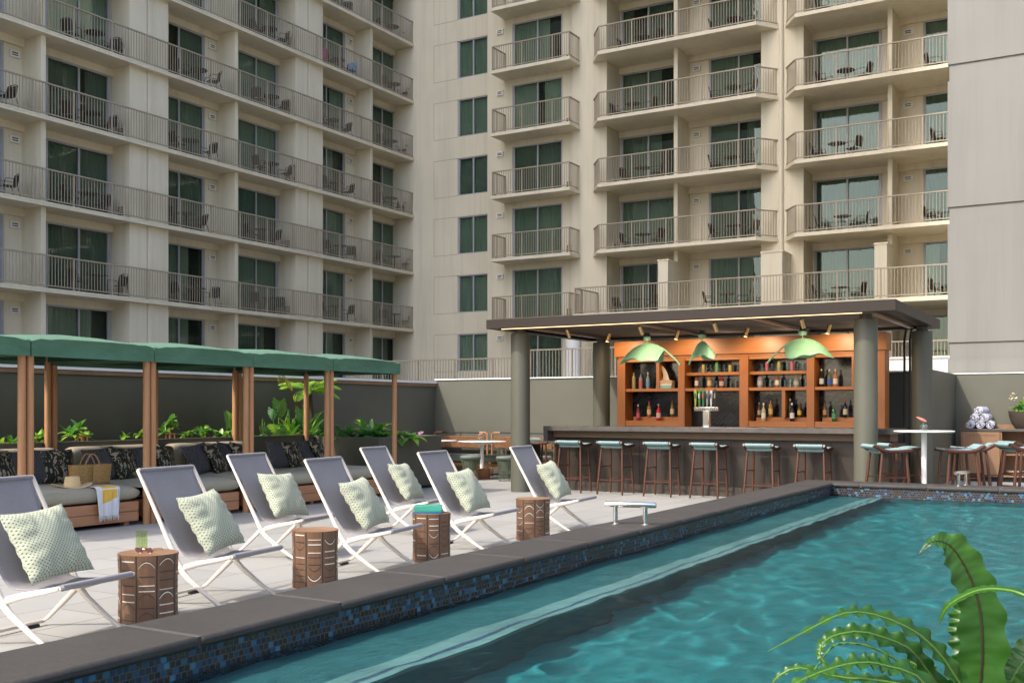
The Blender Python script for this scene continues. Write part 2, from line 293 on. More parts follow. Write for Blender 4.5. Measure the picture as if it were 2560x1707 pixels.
# ------------------------------------------------------------------ mesh builder
class MB:
    def __init__(s): s.v, s.f, s.mi = [], [], []
    def add(s, vs, fs, mi=0):
        o = len(s.v); s.v += [tuple(p) for p in vs]; s.f += [tuple(i + o for i in f) for f in fs]; s.mi += [mi] * len(fs); return s
    def box(s, x0, x1, y0, y1, z0, z1, mi=0):
        x0, x1 = sorted((x0, x1)); y0, y1 = sorted((y0, y1)); z0, z1 = sorted((z0, z1))
        v = [(x, y, z) for z in (z0, z1) for y in (y0, y1) for x in (x0, x1)]
        return s.add(v, [(0, 2, 3, 1), (4, 5, 7, 6), (0, 1, 5, 4), (2, 6, 7, 3), (0, 4, 6, 2), (1, 3, 7, 5)], mi)
    def tube(s, pts, r, n=8, mi=0, caps=True, sx=1.0, up=None):
        pts = [Vector(p) for p in pts]; rs = r if isinstance(r, (list, tuple)) else [r] * len(pts)
        vs, prev = [], None
        for i, p in enumerate(pts):
            t = (pts[min(i + 1, len(pts) - 1)] - pts[max(i - 1, 0)]).normalized()
            if prev is None:
                a = Vector(up) if up else (Vector((0, 0, 1)) if abs(t.z) < .9 else Vector((1, 0, 0)))
            else: a = prev
            a = (a - t * a.dot(t)).normalized(); b = t.cross(a); prev = a
            for k in range(n):
                g = 2 * math.pi * (k + .5) / n
                vs.append(p + a * math.cos(g) * rs[i] + b * math.sin(g) * rs[i] * sx)
        fs = [(i * n + k, i * n + (k + 1) % n, (i + 1) * n + (k + 1) % n, (i + 1) * n + k) for i in range(len(pts) - 1) for k in range(n)]
        if caps: fs += [tuple(range(n - 1, -1, -1)), tuple((len(pts) - 1) * n + k for k in range(n))]
        return s.add(vs, fs, mi)
    def lathe(s, prof, n=24, c=(0, 0, 0), mi=0, sy=1.0):
        vs = [(c[0] + r * math.cos(2 * math.pi * k / n), c[1] + r * sy * math.sin(2 * math.pi * k / n), c[2] + z) for r, z in prof for k in range(n)]
        fs = [(i * n + k, i * n + (k + 1) % n, (i + 1) * n + (k + 1) % n, (i + 1) * n + k) for i in range(len(prof) - 1) for k in range(n)]
        if prof[0][0] > 1e-4: fs.append(tuple(range(n - 1, -1, -1)))
        if prof[-1][0] > 1e-4: fs.append(tuple((len(prof) - 1) * n + k for k in range(n)))
        return s.add(vs, fs, mi)
    def sheet(s, fn, nu, nv, mi=0, flip=False):
        vs = [fn(i / nu, j / nv) for j in range(nv + 1) for i in range(nu + 1)]
        w = nu + 1
        fs = [(j * w + i, j * w + i + 1, (j + 1) * w + i + 1, (j + 1) * w + i) for j in range(nv) for i in range(nu)]
        return s.add(vs, fs, mi)
    def prism(s, poly, z0, z1, mi=0):
        n = len(poly); vs = [(x, y, z0) for x, y in poly] + [(x, y, z1) for x, y in poly]
        fs = [tuple(range(n - 1, -1, -1)), tuple(range(n, 2 * n))] + [(i, (i + 1) % n, n + (i + 1) % n, n + i) for i in range(n)]
        return s.add(vs, fs, mi)
    def xf(s, fn): s.v = [tuple(fn(Vector(p))) for p in s.v]; return s
    def mesh(s, name, mats, smooth=True, angle=35, recalc=False):
        me = bpy.data.meshes.new(name); me.from_pydata(s.v, [], s.f)
        for m in (mats if isinstance(mats, (list, tuple)) else [mats]): me.materials.append(M[m] if isinstance(m, str) else m)
        if me.materials and len(me.materials) > 1: me.polygons.foreach_set('material_index', s.mi)
        if recalc:
            bm = bmesh.new(); bm.from_mesh(me); bmesh.ops.recalc_face_normals(bm, faces=bm.faces[:]); bm.to_mesh(me); bm.free()
        if smooth:
            me.polygons.foreach_set('use_smooth', [True] * len(me.polygons)); me.set_sharp_from_angle(angle=R(angle))
        me.update(); return me
    def build(s, name, mats, parent=None, bevel=0, smooth=True, angle=35, solid=0, recalc=False, loc=None, sub=0):
        o = bpy.data.objects.new(name, s.mesh(name, mats, smooth, angle, recalc)); COL.objects.link(o)
        if parent: o.parent = parent
        if loc is not None: o.location = loc
        if solid:
            md = o.modifiers.new('solid', 'SOLIDIFY'); md.thickness = solid; md.offset = 0
        if sub:
            md = o.modifiers.new('sub', 'SUBSURF'); md.levels = sub; md.render_levels = sub
        if bevel:
            md = o.modifiers.new('bevel', 'BEVEL'); md.width = bevel; md.segments = 2; md.limit_method = 'ANGLE'; md.angle_limit = R(40)
        return o
def tag(o, label, cat, group=None):
    o['label'] = label; o['category'] = cat
    if group: o['group'] = group
    return o
def thing(name, label, cat, loc=(0, 0, 0), rz=0, group=None):
    o = bpy.data.objects.new(name, None); COL.objects.link(o); o.location = loc; o.rotation_euler = (0, 0, rz); o.empty_display_size = .1
    return tag(o, label, cat, group)
def structure(o): o['kind'] = 'structure'; return o
def dup(src, parent=None):
    c = src.copy(); COL.objects.link(c)
    if parent: c.parent = parent
    for ch in list(src.children): dup(ch, c)
    return c
def place(src, loc, rz, label, first, scale=1):
    o = src if first else dup(src)
    o.location = loc; o.rotation_euler = (0, 0, rz); o['label'] = label
    if scale != 1: o.scale = (scale,) * 3
    return o

def proj(p):
    x, y, z = p; cx = x * CA + y * SA; cy = -x * SA + y * CA
    return 1280 + FPX * cx / cy, HZ - FPX * (z - CAMH) / cy
def in_view(p, m=0):
    u, v = proj(p); return -m < u < 2560 + m and -m < v < 1707 + m

# ------------------------------------------------------------------ hotel wings (local: x along the facade, -y outwards, z up)
FL = lambda k: 5.40 + 2.82 * k
def railing(mb, pts, z0, h=1.1, gap=.118, post=1.48):
    for (a0, b0), (a1, b1) in zip(pts, pts[1:]):
        L = math.hypot(a1 - a0, b1 - b0); n = max(1, round(L / gap)); per = max(1, round(post / gap))
        ang = math.atan2(b1 - b0, a1 - a0); ca, sa = math.cos(ang), math.sin(ang)
        def seg(s0, s1, w, zz0, zz1):
            m2 = MB().box(s0, s1, -w, w, zz0, zz1)
            m2.xf(lambda p: Vector((a0 + p.x * ca - p.y * sa, b0 + p.x * sa + p.y * ca, p.z))); mb.add(m2.v, m2.f)
        seg(-.02, L + .02, .033, z0 + h - .045, z0 + h); seg(0, L, .018, z0 + .07, z0 + .105)
        for i in range(n + 1):
            s = L * i / n
            if i % per == 0 or i == n: seg(s - .026, s + .026, .024, z0 - .01, z0 + h - .045)
            else: seg(s - .0085, s + .0085, .009, z0 + .105, z0 + h - .045)
def door_mesh(w, h):
    f = MB()
    t = .055
    f.box(0, t, -.06, .06, 0, h).box(w - t, w, -.06, .06, 0, h).box(t, w - t, -.06, .06, h - t, h).box(t, w - t, -.06, .06, 0, .05)
    f.box(w / 2 - .035, w / 2 + .035, -.045, .045, .05, h - t)
    f.box(w - t - .05, w - t, -.03, .03, .05, h - t).box(t, t + .04, -.02, .04, .05, h - t)
    return f
def pane_mesh(w, h):
    return MB().box(.055, w / 2, -.008, .008, .05, h - .055).box(w / 2, w - .055, .022, .034, .05, h - .055)
def curtain_mesh(w, h, spans, seed):
    rnd = random.Random(seed); mb = MB()
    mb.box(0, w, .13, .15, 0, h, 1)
    for a, b in spans:
        ph = rnd.random() * 6
        def fn(u, v):
            x = a + (b - a) * u; am = .018 * (.6 + .4 * math.sin(x * 3 + ph))
            return (x + .02 * math.sin(v * 2 + x * 4) * (1 - v), .09 + am * math.sin(x * 46 + 1.6 * math.sin(x * 5 + ph)), .03 + v * (h - .08))
        mb.sheet(fn, max(8, int((b - a) * 46)), 3)
    return mb
def make_opening(name, w, h, parent):
    fr = door_mesh(w, h).build(name, 'alu', parent, smooth=False)
    pane_mesh(w, h).build('glass_pane', 'pane', fr, smooth=False)
    return fr
def curtains(w, h):
    return [curtain_mesh(w, h, [(.05, w - .05)], 1).mesh('curtain', ['curtain', 'dark']), curtain_mesh(w, h, [(.05, w * .72)], 2).mesh('curtain', ['curtain', 'dark']),
            curtain_mesh(w, h, [(.05, w * .50), (w * .62, w - .05)], 3).mesh('curtain', ['curtain', 'dark']), curtain_mesh(w, h, [(.05, w * .22), (w * .5, w - .05)], 4).mesh('curtain', ['curtain', 'dark'])]
class Openings:
    def __init__(s, name, w, h): s.name, s.w, s.h, s.cur, s.src = name, w, h, curtains(w, h), None
    def put(s, parent, x, y, z, var=None):
        if s.src is None:
            o = make_opening(s.name, s.w, s.h, parent); s.src = o
            c = bpy.data.objects.new('curtain', s.cur[0]); COL.objects.link(c); c.parent = o
        else: o = dup(s.src, parent)
        o.location = (x, y, z)
        v = var if var is not None else random.choices((0, 1, 2, 3), (6, 1.6, 1.6, 1))[0]
        for c in o.children:
            if c.name.startswith('curtain'): c.data = s.cur[v]
        return o
DOOR = Openings('sliding_door', 2.62, 2.42); SMALLDOOR = Openings('sliding_door', 2.60, 2.42); WIN = Openings('hotel_window', 1.74, 1.8)
vent_src = [None]; grille_src = [None]
def vent(parent, x, y, z):
    if vent_src[0] is None:
        m = MB().box(-.17, .17, -.09, 0, -.11, .11).box(-.11, .11, -.094, -.09, .015, .055, 1).box(-.11, .11, -.094, -.09, -.055, -.02, 1)
        vent_src[0] = m.mesh('wall_vent', ['vent', 'black'], False)
    o = bpy.data.objects.new('wall_vent', vent_src[0]); COL.objects.link(o); o.parent = parent; o.location = (x, y, z)
def grille(parent, x, y, z, rz=0):
    if grille_src[0] is None:
        m = MB().box(-.2, .2, -.03, 0, -.2, .2)
        for i in range(3):
            for j in range(4): m.box(-.15 + i * .11, -.07 + i * .11, -.034, -.03, -.16 + j * .085, -.10 + j * .085, 1)
        grille_src[0] = m.mesh('louvre_grille', ['cream_slab', 'black'], False)
    o = bpy.data.objects.new('louvre_grille', grille_src[0]); COL.objects.link(o); o.parent = parent; o.location = (x, y, z); o.rotation_euler[2] = rz
M['groove'] = paint('render_joint', (.36, .31, .24), .1, .9, 3, 40, 0)
ZTOP = 25.2
KMAX = 7
rooms = {'L': [], 'B': []}

left = thing('hotel_wing', 'cream hotel wing running away on one side, straight balconies above the green canopies', 'hotel', (-31.9, 0, 0), R(90))
wl = MB()
cols = [17.76, 26.44, 35.12, 43.8]; fins = [22.1, 30.78, 39.46]
A0, A1 = 16.9, 43.0
for c in cols:
    e = min(c + .88, A1); wl.box(c - .88, e, -1.0, .4, -.05, ZTOP)
    if e > c + .3: wl.box(c - .12, c - .085, -1.004, -.99, 2, ZTOP, 1).box(c - .06, c + .10, -1.03, -.99, -.05, ZTOP)
for f in fins: wl.box(f - .09, f + .09, -1.0, .2, -.05, ZTOP)
wl.box(A0, A1, .16, .6, -.05, ZTOP)
for k in range(-1, KMAX):
    z = FL(k) if k >= 0 else 2.58
    for f in fins + [48.1]:
        for sgn in (-1, 1):
            # room between the fin and the column on its sgn side
            c0, c1 = (f - 4.34 + .88, f - .09) if sgn < 0 else (f + .09, f + 4.34 - .88)
            if c1 <= A0 or c0 >= A1: continue
            c1 = min(c1, A1)
            d0 = c0 + .06 if sgn < 0 else c1 - .06 - 2.62
            wl.box(c0, d0, 0, .16, z - .14, z + 2.42).box(d0 + 2.62, c1, 0, .16, z - .14, z + 2.42)
            wl.box(c0, c1, -.12, .16, z + 2.42, z + 2.68)
            if d0 + 2.62 <= A1 + .01: DOOR.put(left, d0, 0, z, None if k > -1 else 1)
            if sgn < 0: vent(left, f - .40, 0, z + 2.12); grille(left, f + 4.34 - .882, -.55, z + .32, R(-90)) if f + 3.4 < A1 else None
            if k >= 0: rooms['L'].append((k, c0, c1, z, d0))
wl.build('wall', ['cream', 'groove'], left, smooth=False)
for k in range(0, KMAX):
    MB().box(A0, A1 - .02, -1.27, .15, FL(k) - .14, FL(k)).box(A0, A1 - .02, -1.285, -1.27, FL(k) - .05, FL(k) - .03).build('balcony_slab', 'cream_slab', left, smooth=False)
    m = MB(); railing(m, [(A0 + .06, -1.2), (A1 - .06, -1.2), (A1 - .06, -1.02)], FL(k)); m.build('balcony_railing', 'rail', left, smooth=False)
MB().box(-17, 43.2, .6, 16, -.05, 80).build('unseen_tower_block', 'cream', left, smooth=False)  # unseen mass, height and length sized to keep sun off the facing wing

right = thing('hotel_wing', 'cream hotel wing facing the pool, angled bay balconies above the bar', 'hotel', (0, 42.9, 0))
wb = MB()
colsB = [-20.5, -11.98, -3.39]; finsB = [-16.47, -7.88]
B0, B1 = -21.3, -2.6
for c in colsB: wb.box(c - .85, c + .85, -1.4, .4, -.05, ZTOP)
for f in finsB: wb.box(f - .085, f + .085, -1.4, .2, -.05, ZTOP)
wb.box(B0, B1, .16, .6, -.05, ZTOP)
for k in range(-1, KMAX):
    z = FL(k) if k >= 0 else 2.58
    for f, (cl, cr) in zip(finsB, ((-20.5, -11.98), (-11.98, -3.39))):
        for sgn in (-1, 1):
            c0, c1 = (cl + .85, f - .085) if sgn < 0 else (f + .085, cr - .85)
            d0 = c0 + .06 if sgn < 0 else c1 - .06 - 2.62
            wb.box(c0, d0, 0, .16, z - .14, z + 2.42).box(d0 + 2.62, c1, 0, .16, z - .14, z + 2.42)
            wb.box(c0, c1, -.14, .16, z + 2.42, z + 2.68)
            DOOR.put(right, d0, 0, z)
            if sgn > 0: vent(right, f + .42, 0, z + 2.12)
            else: grille(right, cl + .852, -.6, z + .32, R(90))
            if k >= 0: rooms['B'].append((k, c0, c1, z, d0))
    # plain stair of windows in the corner, and the small balcony stack
    zw = z + .68
    wb.box(-31.95, -28.05, -.4, .4, zw, zw + 1.8).box(-26.31, -25.8, -.4, .4, zw, zw + 1.8)
    zn = (FL(k + 1) + .68); wb.box(-31.95, -25.8, -.4, .4, zw + 1.8, zn)
    if k == -1: wb.box(-31.95, -25.8, -.4, .4, -.05, zw)
    wb.box(-28.05, -26.31, -.2, .4, zw - .02, zw + 1.82) if False else None
    WIN.put(right, -28.05, -.30, zw, 0)
    for zz in (zw, zw + 1.8): wb.box(-29.43, -28.05, -.404, -.39, zz - .012, zz + .012, 1)
    wb.box(-29.44, -29.42, -.404, -.39, zw, zw + 1.8, 1)
    wb.box(-25.85, -24.52, -1.2, .4, z - .14, z + 2.42).box(-21.92, -20.4, -1.2, .4, z - .14, z + 2.42).box(-25.85, -20.4, -1.2, .4, z + 2.42, z + 2.68)
    wb.box(-24.52, -21.92, -.92, .4, z - .14, z + 2.42)
    SMALLDOOR.put(right, -24.52, -1.1, z, None)
    vent(right, -25.15, -1.2, z + 2.15); grille(right, -21.55, -1.2, z + .35)
wb.box(-25.85, -20.4, -1.2, .4, -.05, 2.44)
for zz in (4.4, 12.9, 21.4): wb.box(-20.95, -20.4, -1.206, -1.19, zz, zz + .02, 1)
wb.box(-21.16, -21.13, -1.206, -1.19, 2, ZTOP, 1)
wb.build('wall', ['cream', 'groove'], right, smooth=False)
for k in range(0, KMAX):
    z = FL(k)
    if k:
        for q in (((-20.35, -1.35), (-19.66, -2.3), (-12.76, -2.3), (-12.08, -1.35)), ((-11.9, -1.35), (-11.24, -2.3), (-4.3, -2.3), (-3.6, -1.35))):
            MB().prism(list(q) + [(q[3][0], .15), (q[0][0], .15)], z - .14, z).build('balcony_slab', 'cream_slab', right, smooth=False)
            m = MB(); ins = [(q[0][0] + .06, q[0][1]), (q[1][0] + .03, q[1][1] + .07), (q[2][0] - .03, q[2][1] + .07), (q[3][0] - .06, q[3][1])]
            railing(m, ins, z); m.build('balcony_railing', 'rail', right, smooth=False)
    else:
        MB().box(-20.1, -2.6, -3.7, .15, z - .16, z).build('balcony_slab', 'cream_slab', right, smooth=False)
        m = MB(); railing(m, [(-20.05, -1.45), (-20.05, -3.62), (-2.7, -3.62)], z); m.build('balcony_railing', 'rail', right, smooth=False)
    MB().box(-24.94, -20.93, -2.42, -1.1, z - .14, z).build('balcony_slab', 'cream_slab', right, smooth=False)
    m = MB(); railing(m, [(-24.88, -1.22), (-24.88, -2.35), (-20.99, -2.35), (-20.99, -1.22)], z); m.build('balcony_railing', 'rail', right, smooth=False)
MB().tube([(-12.0, -1.5, 7.6), (-12.0, -1.5, ZTOP)], .085, 8).build('downspout', 'cream_slab', right)
for a in (-16.55, -12.05, -7.98):
    w = .42 if a == -12.05 else .22
    MB().box(a - w, a + w, -2.6, -1.35, FL(0), 7.5).box(a - w - .03, a + w + .03, -2.63, -1.33, 7.5, 7.56).build('terrace_pier', 'cream_slab', right, smooth=False)
MB().box(-14, -2.6, -3.65, -3.45, -.05, 3.22).box(-14.02, -2.6, -3.7, -3.4, 3.22, 3.28).build('parapet', 'trimwhite', right, smooth=False)
m = MB(); railing(m, [(-14, -3.55), (-2.7, -3.55)], 3.2, .66, .118); m.build('balcony_railing', 'rail', right, smooth=False)
MB().lathe([(.34, 2), (.34, 5.24)], 24, (-20.35, -3.2, 0)).build('round_pier', 'trimwhite', right)
MB().box(-32, -2, .6, 12, -.05, 30).build('unseen_tower_block', 'cream', right, smooth=False)

# low terrace railing beyond the garden wall
tr = thing('terrace_railing', 'long taupe terrace railing just behind the pale capped garden wall', 'railing', (0, 30, 0))
m = MB(); railing(m, [(-24.5, 0), (-17.0, 0)], 2.05); m.build('low_rail', 'rail', tr, smooth=False)
m = MB(); railing(m, [(-16.95, 0), (-12.5, 0)], 2.05, 1.33); m.build('high_rail', 'rail', tr, smooth=False)

# white neighbouring block and blocks out of frame (they shade and are mirrored in the glass)
wg = thing('blank_wall_building', 'tall pale grey windowless building with three raised bands behind the towel cabinet', 'building')
def banded(x0, x1, y0, y1):
    m = MB(); zs = [0, 2.45, 2.80, 5.25, 5.60, 8.2, 8.55, 11.2, 11.55, 26]
    for i, (a, b) in enumerate(zip(zs, zs[1:])):
        o = .0 if i % 2 == 0 else -.035
        m.box(x0 + (0 if i % 2 == 0 else .03), x1, y0 - o, y1, a, b)
    return m
banded(-3.30, 14, 23.42, 36).build('wall', 'greywall', wg, smooth=False)
def far_block(name, label, x0, x1, y0, y1, h, nx, side):
    b = thing(name, label, 'building'); m = MB().box(x0, x1, y0, y1, -.05, h); m.build('wall', 'cream', b, smooth=False)
    w = MB()
    for k in range(int(h / 3)):
        for i in range(nx):
            if side == 'x': y = y0 + (y1 - y0) * (i + .3) / nx; w.box(x0 - .03, x0 + .05, y, y + (y1 - y0) * .4 / nx, k * 3 + .8, k * 3 + 2.6)
            else: x = x0 + (x1 - x0) * (i + .3) / nx; w.box(x, x + (x1 - x0) * .4 / nx, y1 - .05, y1 + .03, k * 3 + .8, k * 3 + 2.6)
    w.build('window_band', 'curtain', b, smooth=False)
far_block('courtyard_block', 'cream tower across the pool court, behind the viewer', 40, 52, -10, 30, 14, 9, 'x')
far_block('courtyard_block', 'cream tower closing the court behind the viewer', -4, 40, -44, -32, 16, 8, 'y')

# ------------------------------------------------------------------ balcony furniture
def chair_mesh():
    m = MB()
    for s in (-1, 1):
        m.tube([(s * .24, .22, 0), (s * .26, .24, .42), (s * .28, .20, .63), (s * .28, -.12, .64), (s * .25, -.22, .62)], .014, 5)
        m.tube([(s * .26, -.30, 0), (s * .22, -.2, .44), (s * .2, -.28, .82)], .014, 5)
    m.tube([(-.2, -.28, .82), (-.1, -.31, .87), (.1, -.31, .87), (.2, -.28, .82)], .014, 5)
    m.sheet(lambda u, v: (-.23 + .46 * u, .23 - .44 * v, .43 - .02 * math.sin(math.pi * u)), 4, 3)
    m.sheet(lambda u, v: (-.21 + .42 * u, -.21 - .08 * v - .03 * math.sin(math.pi * u), .46 + .38 * v), 4, 3)
    return m
def btable_mesh():
    return MB().lathe([(.34, .70), (.345, .715), (.34, .725)], 18).tube([(0, 0, 0), (0, 0, .7)], .03, 8).lathe([(.22, 0), (.2, .02), (.03, .05)], 14)
cm = chair_mesh().mesh('balcony_chair', 'chairm'); tm = btable_mesh().mesh('balcony_table', 'chairm')
ORD = ['bottom', 'second', 'third', 'fourth', 'fifth', 'sixth', 'seventh']
def bay_name(w, c0):
    if w == 'L': return {19: 'first bay', 22: 'second bay', 27: 'third bay', 31: 'fourth bay', 36: 'fifth bay', 40: 'corner bay'}.get(round(c0), 'bay %d' % round(c0))
    return {-20: 'first bay', -16: 'second bay', -11: 'third bay', -8: 'last bay'}[round(c0)]
rnd = random.Random(3)
towel_sets = []
for w in ('L', 'B'):
    for (k, c0, c1, z, d0) in rooms[w]:
        cx = d0 + 1.31 + rnd.uniform(-.25, .25) + (.15 if w == 'L' else 0); dy = -(.62 if w == 'L' else 1.1 if k else 1.5) + rnd.uniform(-.1, .1)
        wn = 'side wing' if w == 'L' else 'facing wing'; bn = bay_name(w, c0)
        for kind, off in (('t', 0), ('a', -.72), ('b', .72)):
            a = min(max(cx + off + rnd.uniform(-.08, .08), c0 + .3), c1 - .3); y = dy + (rnd.uniform(-.15, .15) if kind != 't' else 0)
            wp = (-31.9 - y, a, z) if w == 'L' else (a, 42.9 + y, z)
            if not in_view((wp[0], wp[1], z + .7), 0): continue
            u = proj((wp[0], wp[1], z + .7))[0]
            if w == 'B' and u > 2362: continue
            o = bpy.data.objects.new('balcony_table' if kind == 't' else 'balcony_chair', tm if kind == 't' else cm); COL.objects.link(o); o.location = wp
            base = R(90) if w == 'L' else 0
            face = {'t': 0, 'a': R(-90), 'b': R(90)}[kind] + rnd.uniform(-.5, .5)
            o.rotation_euler = (0, 0, base + face)
            row = ORD[k]
            if kind == 't': tag(o, f'dark round balcony table, {wn}, {row} balcony row, {bn}', 'table', 'balcony tables')
            else: tag(o, f'dark mesh balcony chair {"before" if kind == "a" else "past"} the table, {wn}, {row} balcony row, {bn}', 'chair', 'balcony chairs')
            if w == 'L' and k == 4 and round(c0) == 36: towel_sets.append(wp)
for i, (wp, col, lab) in enumerate(zip(towel_sets, (None, (.55, .06, .25), (.20, .42, .58)), ('', 'bright pink towel slung over a balcony chair, fifth row of the side wing', 'pale blue beach towel over a balcony chair, fifth row of the side wing'))):
    if not lab: continue
    m = MB().sheet(lambda u, v: (-.2 + .4 * u, -.31 + .06 * math.sin(u * 9) + (.1 if v < .5 else -.02), .45 + .45 * (1 - abs(2 * v - 1))), 8, 8)
    o = m.build('beach_towel', simple('balcony_towel_%d' % i, col, .95), loc=(wp[0], wp[1], wp[2]), solid=.02); o.rotation_euler[2] = R(90) + R(-90 if i == 1 else 90); tag(o, lab, 'towel', 'towels on balcony chairs')

# ------------------------------------------------------------------ ground, deck, pool
g = MB()
for a, b, c, d in ((-300, 300, -300, 300),): g.add([(a, c, -.06), (b, c, -.06), (b, d, -.06), (a, d, -.06)], [(0, 1, 2, 3)])
# leave a hole under the pool
g = MB(); PX0, PX1, PY0, PY1 = -3.4, .2, 2.2, 14.05; OX0, OX1, OY0, OY1 = -3.85, .65, 1.75, 14.5
def ring(mb, X0, X1, Y0, Y1, x0, x1, y0, y1, z, mi=0):
    v = [(X0, Y0, z), (X1, Y0, z), (X1, Y1, z), (X0, Y1, z), (x0, y0, z), (x1, y0, z), (x1, y1, z), (x0, y1, z)]
    mb.add(v, [(0, 1, 5, 4), (1, 2, 6, 5), (2, 3, 7, 6), (3, 0, 4, 7)], mi)
ring(g, -300, 300, -300, 300, OX0 + .1, OX1 - .1, OY0 + .1, OY1 - .1, -.06)
structure(g.build('ground', paint('concrete_ground', (.3, .28, .25), .15, .9, .4, 20, .2), smooth=False))
g = MB(); ring(g, -13.5, 12, -9, 23.2, OX0 + .05, OX1 - .05, OY0 + .05, OY1 - .05, 0.0)
structure(g.build('pool_deck', 'deck', smooth=False))

pool = MB(); FZ = -.42
pool.add([(PX0, PY0, FZ), (PX1, PY0, FZ), (PX1, PY1, FZ), (PX0, PY1, FZ)], [(0, 1, 2, 3)], 0)
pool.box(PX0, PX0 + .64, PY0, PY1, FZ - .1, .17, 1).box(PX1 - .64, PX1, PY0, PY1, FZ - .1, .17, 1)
pool.box(PX0 + .46, PX0 + .645, PY0, PY1, .11, .172, 3).box(PX1 - .645, PX1 - .46, PY0, PY1, .11, .172, 3)  # pale bands paint sunlight along the ledge edges
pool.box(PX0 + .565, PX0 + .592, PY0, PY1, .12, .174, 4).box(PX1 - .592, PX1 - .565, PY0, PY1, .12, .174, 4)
for x0, x1, y0, y1 in ((PX0 - .2, PX0, PY0 - .2, PY1 + .2), (PX1, PX1 + .2, PY0 - .2, PY1 + .2), (PX0, PX1, PY0 - .2, PY0), (PX0, PX1, PY1, PY1 + .2)): pool.box(x0, x1, y0, y1, FZ - .1, .16, 0)
structure(pool.build('pool_basin', ['poolfloor', 'poolledge', 'tile', 'nosing', paint('slate_blue_tile_line', (.07, .10, .16), .5, .4, 40, 60, 0)], smooth=False)).cycles.is_caustics_receiver = True  # 'nosing' is painted sunlight along the ledge edges
def ripple(x, y):
    z = 0
    for amp, sx, sy, ox in ((.011, 1.3, .85, 0), (.0105, 2.9, 1.9, 9), (.0088, 6.4, 4.6, 21)):
        z += amp * mnoise.noise(Vector((x * sx + .35 * y + ox, y * sy - .2 * x, ox)))
    return z
NXW, NYW = 150, 480
w = MB().sheet(lambda u, v: (PX0 + (PX1 - PX0) * u, PY0 + (PY1 - PY0) * v, .285 + ripple(PX0 + (PX1 - PX0) * u, PY0 + (PY1 - PY0) * v)), NXW, NYW)
wobj = structure(w.build('pool_water', 'water', angle=180)); wobj.cycles.is_caustics_caster = True

cp = thing('pool_wall', 'raised pool surround of dark basalt coping over a blue mosaic band', 'pool surround')
m = MB()
for x0, x1, y0, y1 in ((OX0 + .02, PX0, OY0 + .02, OY1 - .02), (PX1, OX1 - .02, OY0 + .02, OY1 - .02), (PX0, PX1, OY0 + .02, PY0), (PX0, PX1, PY1, OY1 - .02)): m.box(x0, x1, y0, y1, .16, .399)
m.build('tile_band', 'tile', cp, smooth=False)
m = MB()
for x0, x1, y0, y1 in ((OX0 + .03, PX0 - .1, OY0 + .03, OY1 - .03), (PX1 + .1, OX1 - .03, OY0 + .03, OY1 - .03), (PX0 - .1, PX1 + .1, OY0 + .03, PY0 - .1), (PX0 - .1, PX1 + .1, PY1 + .1, OY1 - .03)): m.box(x0, x1, y0, y1, -.06, .16)
m.build('wall', 'olive', cp, smooth=False)
m = MB(); gm = MB(); ov = .025
def stones(x0, x1, y0, y1, axis, L, off=0):
    a0, a1 = (y0, y1) if axis == 'y' else (x0, x1); a = a0
    gm.box(x0 + .012, x1 - .012, y0 + .012, y1 - .012, .4, .447)
    while a < a1 - 1e-3:
        b = min(a + (L - off if a == a0 and off else L), a1)
        if a1 - b < .25: b = a1
        if axis == 'y': m.box(x0, x1, a + .003, b - .003, .399, .45)
        else: m.box(a + .003, b - .003, y0, y1, .399, .45)
        a = b
stones(OX0, PX0 + ov, OY0, PY1 - ov, 'y', .915, .42)
stones(PX1 - ov, OX1, OY0, PY1 - ov, 'y', .915)
stones(OX0, OX1, PY1 - ov, OY1, 'x', .82)
stones(PX0 + ov, PX1 - ov, OY0, PY0 + ov, 'x', .9)
cs = m.build('coping', 'coping', cp, bevel=.018, smooth=True)
gm.build('grout', simple('pale_grout', (.085, .078, .07), .9), cs, smooth=False)

# steel grab rails on the coping
def grab(label, loc, rz):
    t = thing('grab_rail', label, 'grab rail', loc, rz, 'steel grab rails on the coping')
    MB().tube([(-.215, 0, .165), (-.21, 0, .165), (.21, 0, .165), (.215, 0, .165)], [.021, .024, .024, .021], 20).build('bar', 'steel', t)
    for x in (-.125, .125):
        MB().tube([(x, 0, .004), (x, 0, .15)], .019, 18).lathe([(.042, 0), (.042, .006), (.03, .009), (.02, .009)], 24, (x, 0, 0)).build('post', 'steel', t)
grab('polished steel grab rail on the dark coping beside the sun chairs', (-3.6, 8.06, .45), R(14))
grab('polished steel grab rail seen end on, on the far coping', (-1.85, 14.32, .45), R(78))

# ------------------------------------------------------------------ garden walls, planters
gw = thing('garden_wall', 'dark olive wall behind the cabanas with pale cap and timber strip', 'wall')
MB().box(-13.6, -13.4, -8, 19.6, -.05, 1.989).build('wall', 'olive', gw, smooth=False)
MB().box(-13.66, -13.34, -8, 19.39, 1.99, 2.035).build('cap', 'trimwhite', gw, smooth=False)
MB().box(-13.4, -13.36, -8, 19.39, 1.925, 1.989).build('timber_strip', 'soffit', gw, smooth=False)
gw = thing('garden_wall', 'dark olive wall with thin white cap behind the lounge bench and bar', 'wall')
MB().box(-13.4, -3.1, 19.4, 19.62, -.05, 2.065).build('wall', 'olive', gw, smooth=False)
MB().box(-13.4, -3.08, 19.37, 19.66, 2.066, 2.09).build('cap', 'trimwhite', gw, smooth=False)
gw = thing('garden_wall', 'dark olive recessed wall below the pale grey building, behind the towel cabinet', 'wall')
MB().box(-3.3, -3.1, 19.62, 23.1, -.05, 2.13).box(-3.3, 9, 23.1, 23.3, -.05, 2.13).build('wall', 'olive', gw, smooth=False)
MB().box(-3.3, 9, 23.08, 23.34, 2.131, 2.15).build('cap', 'trimwhite', gw, smooth=False)

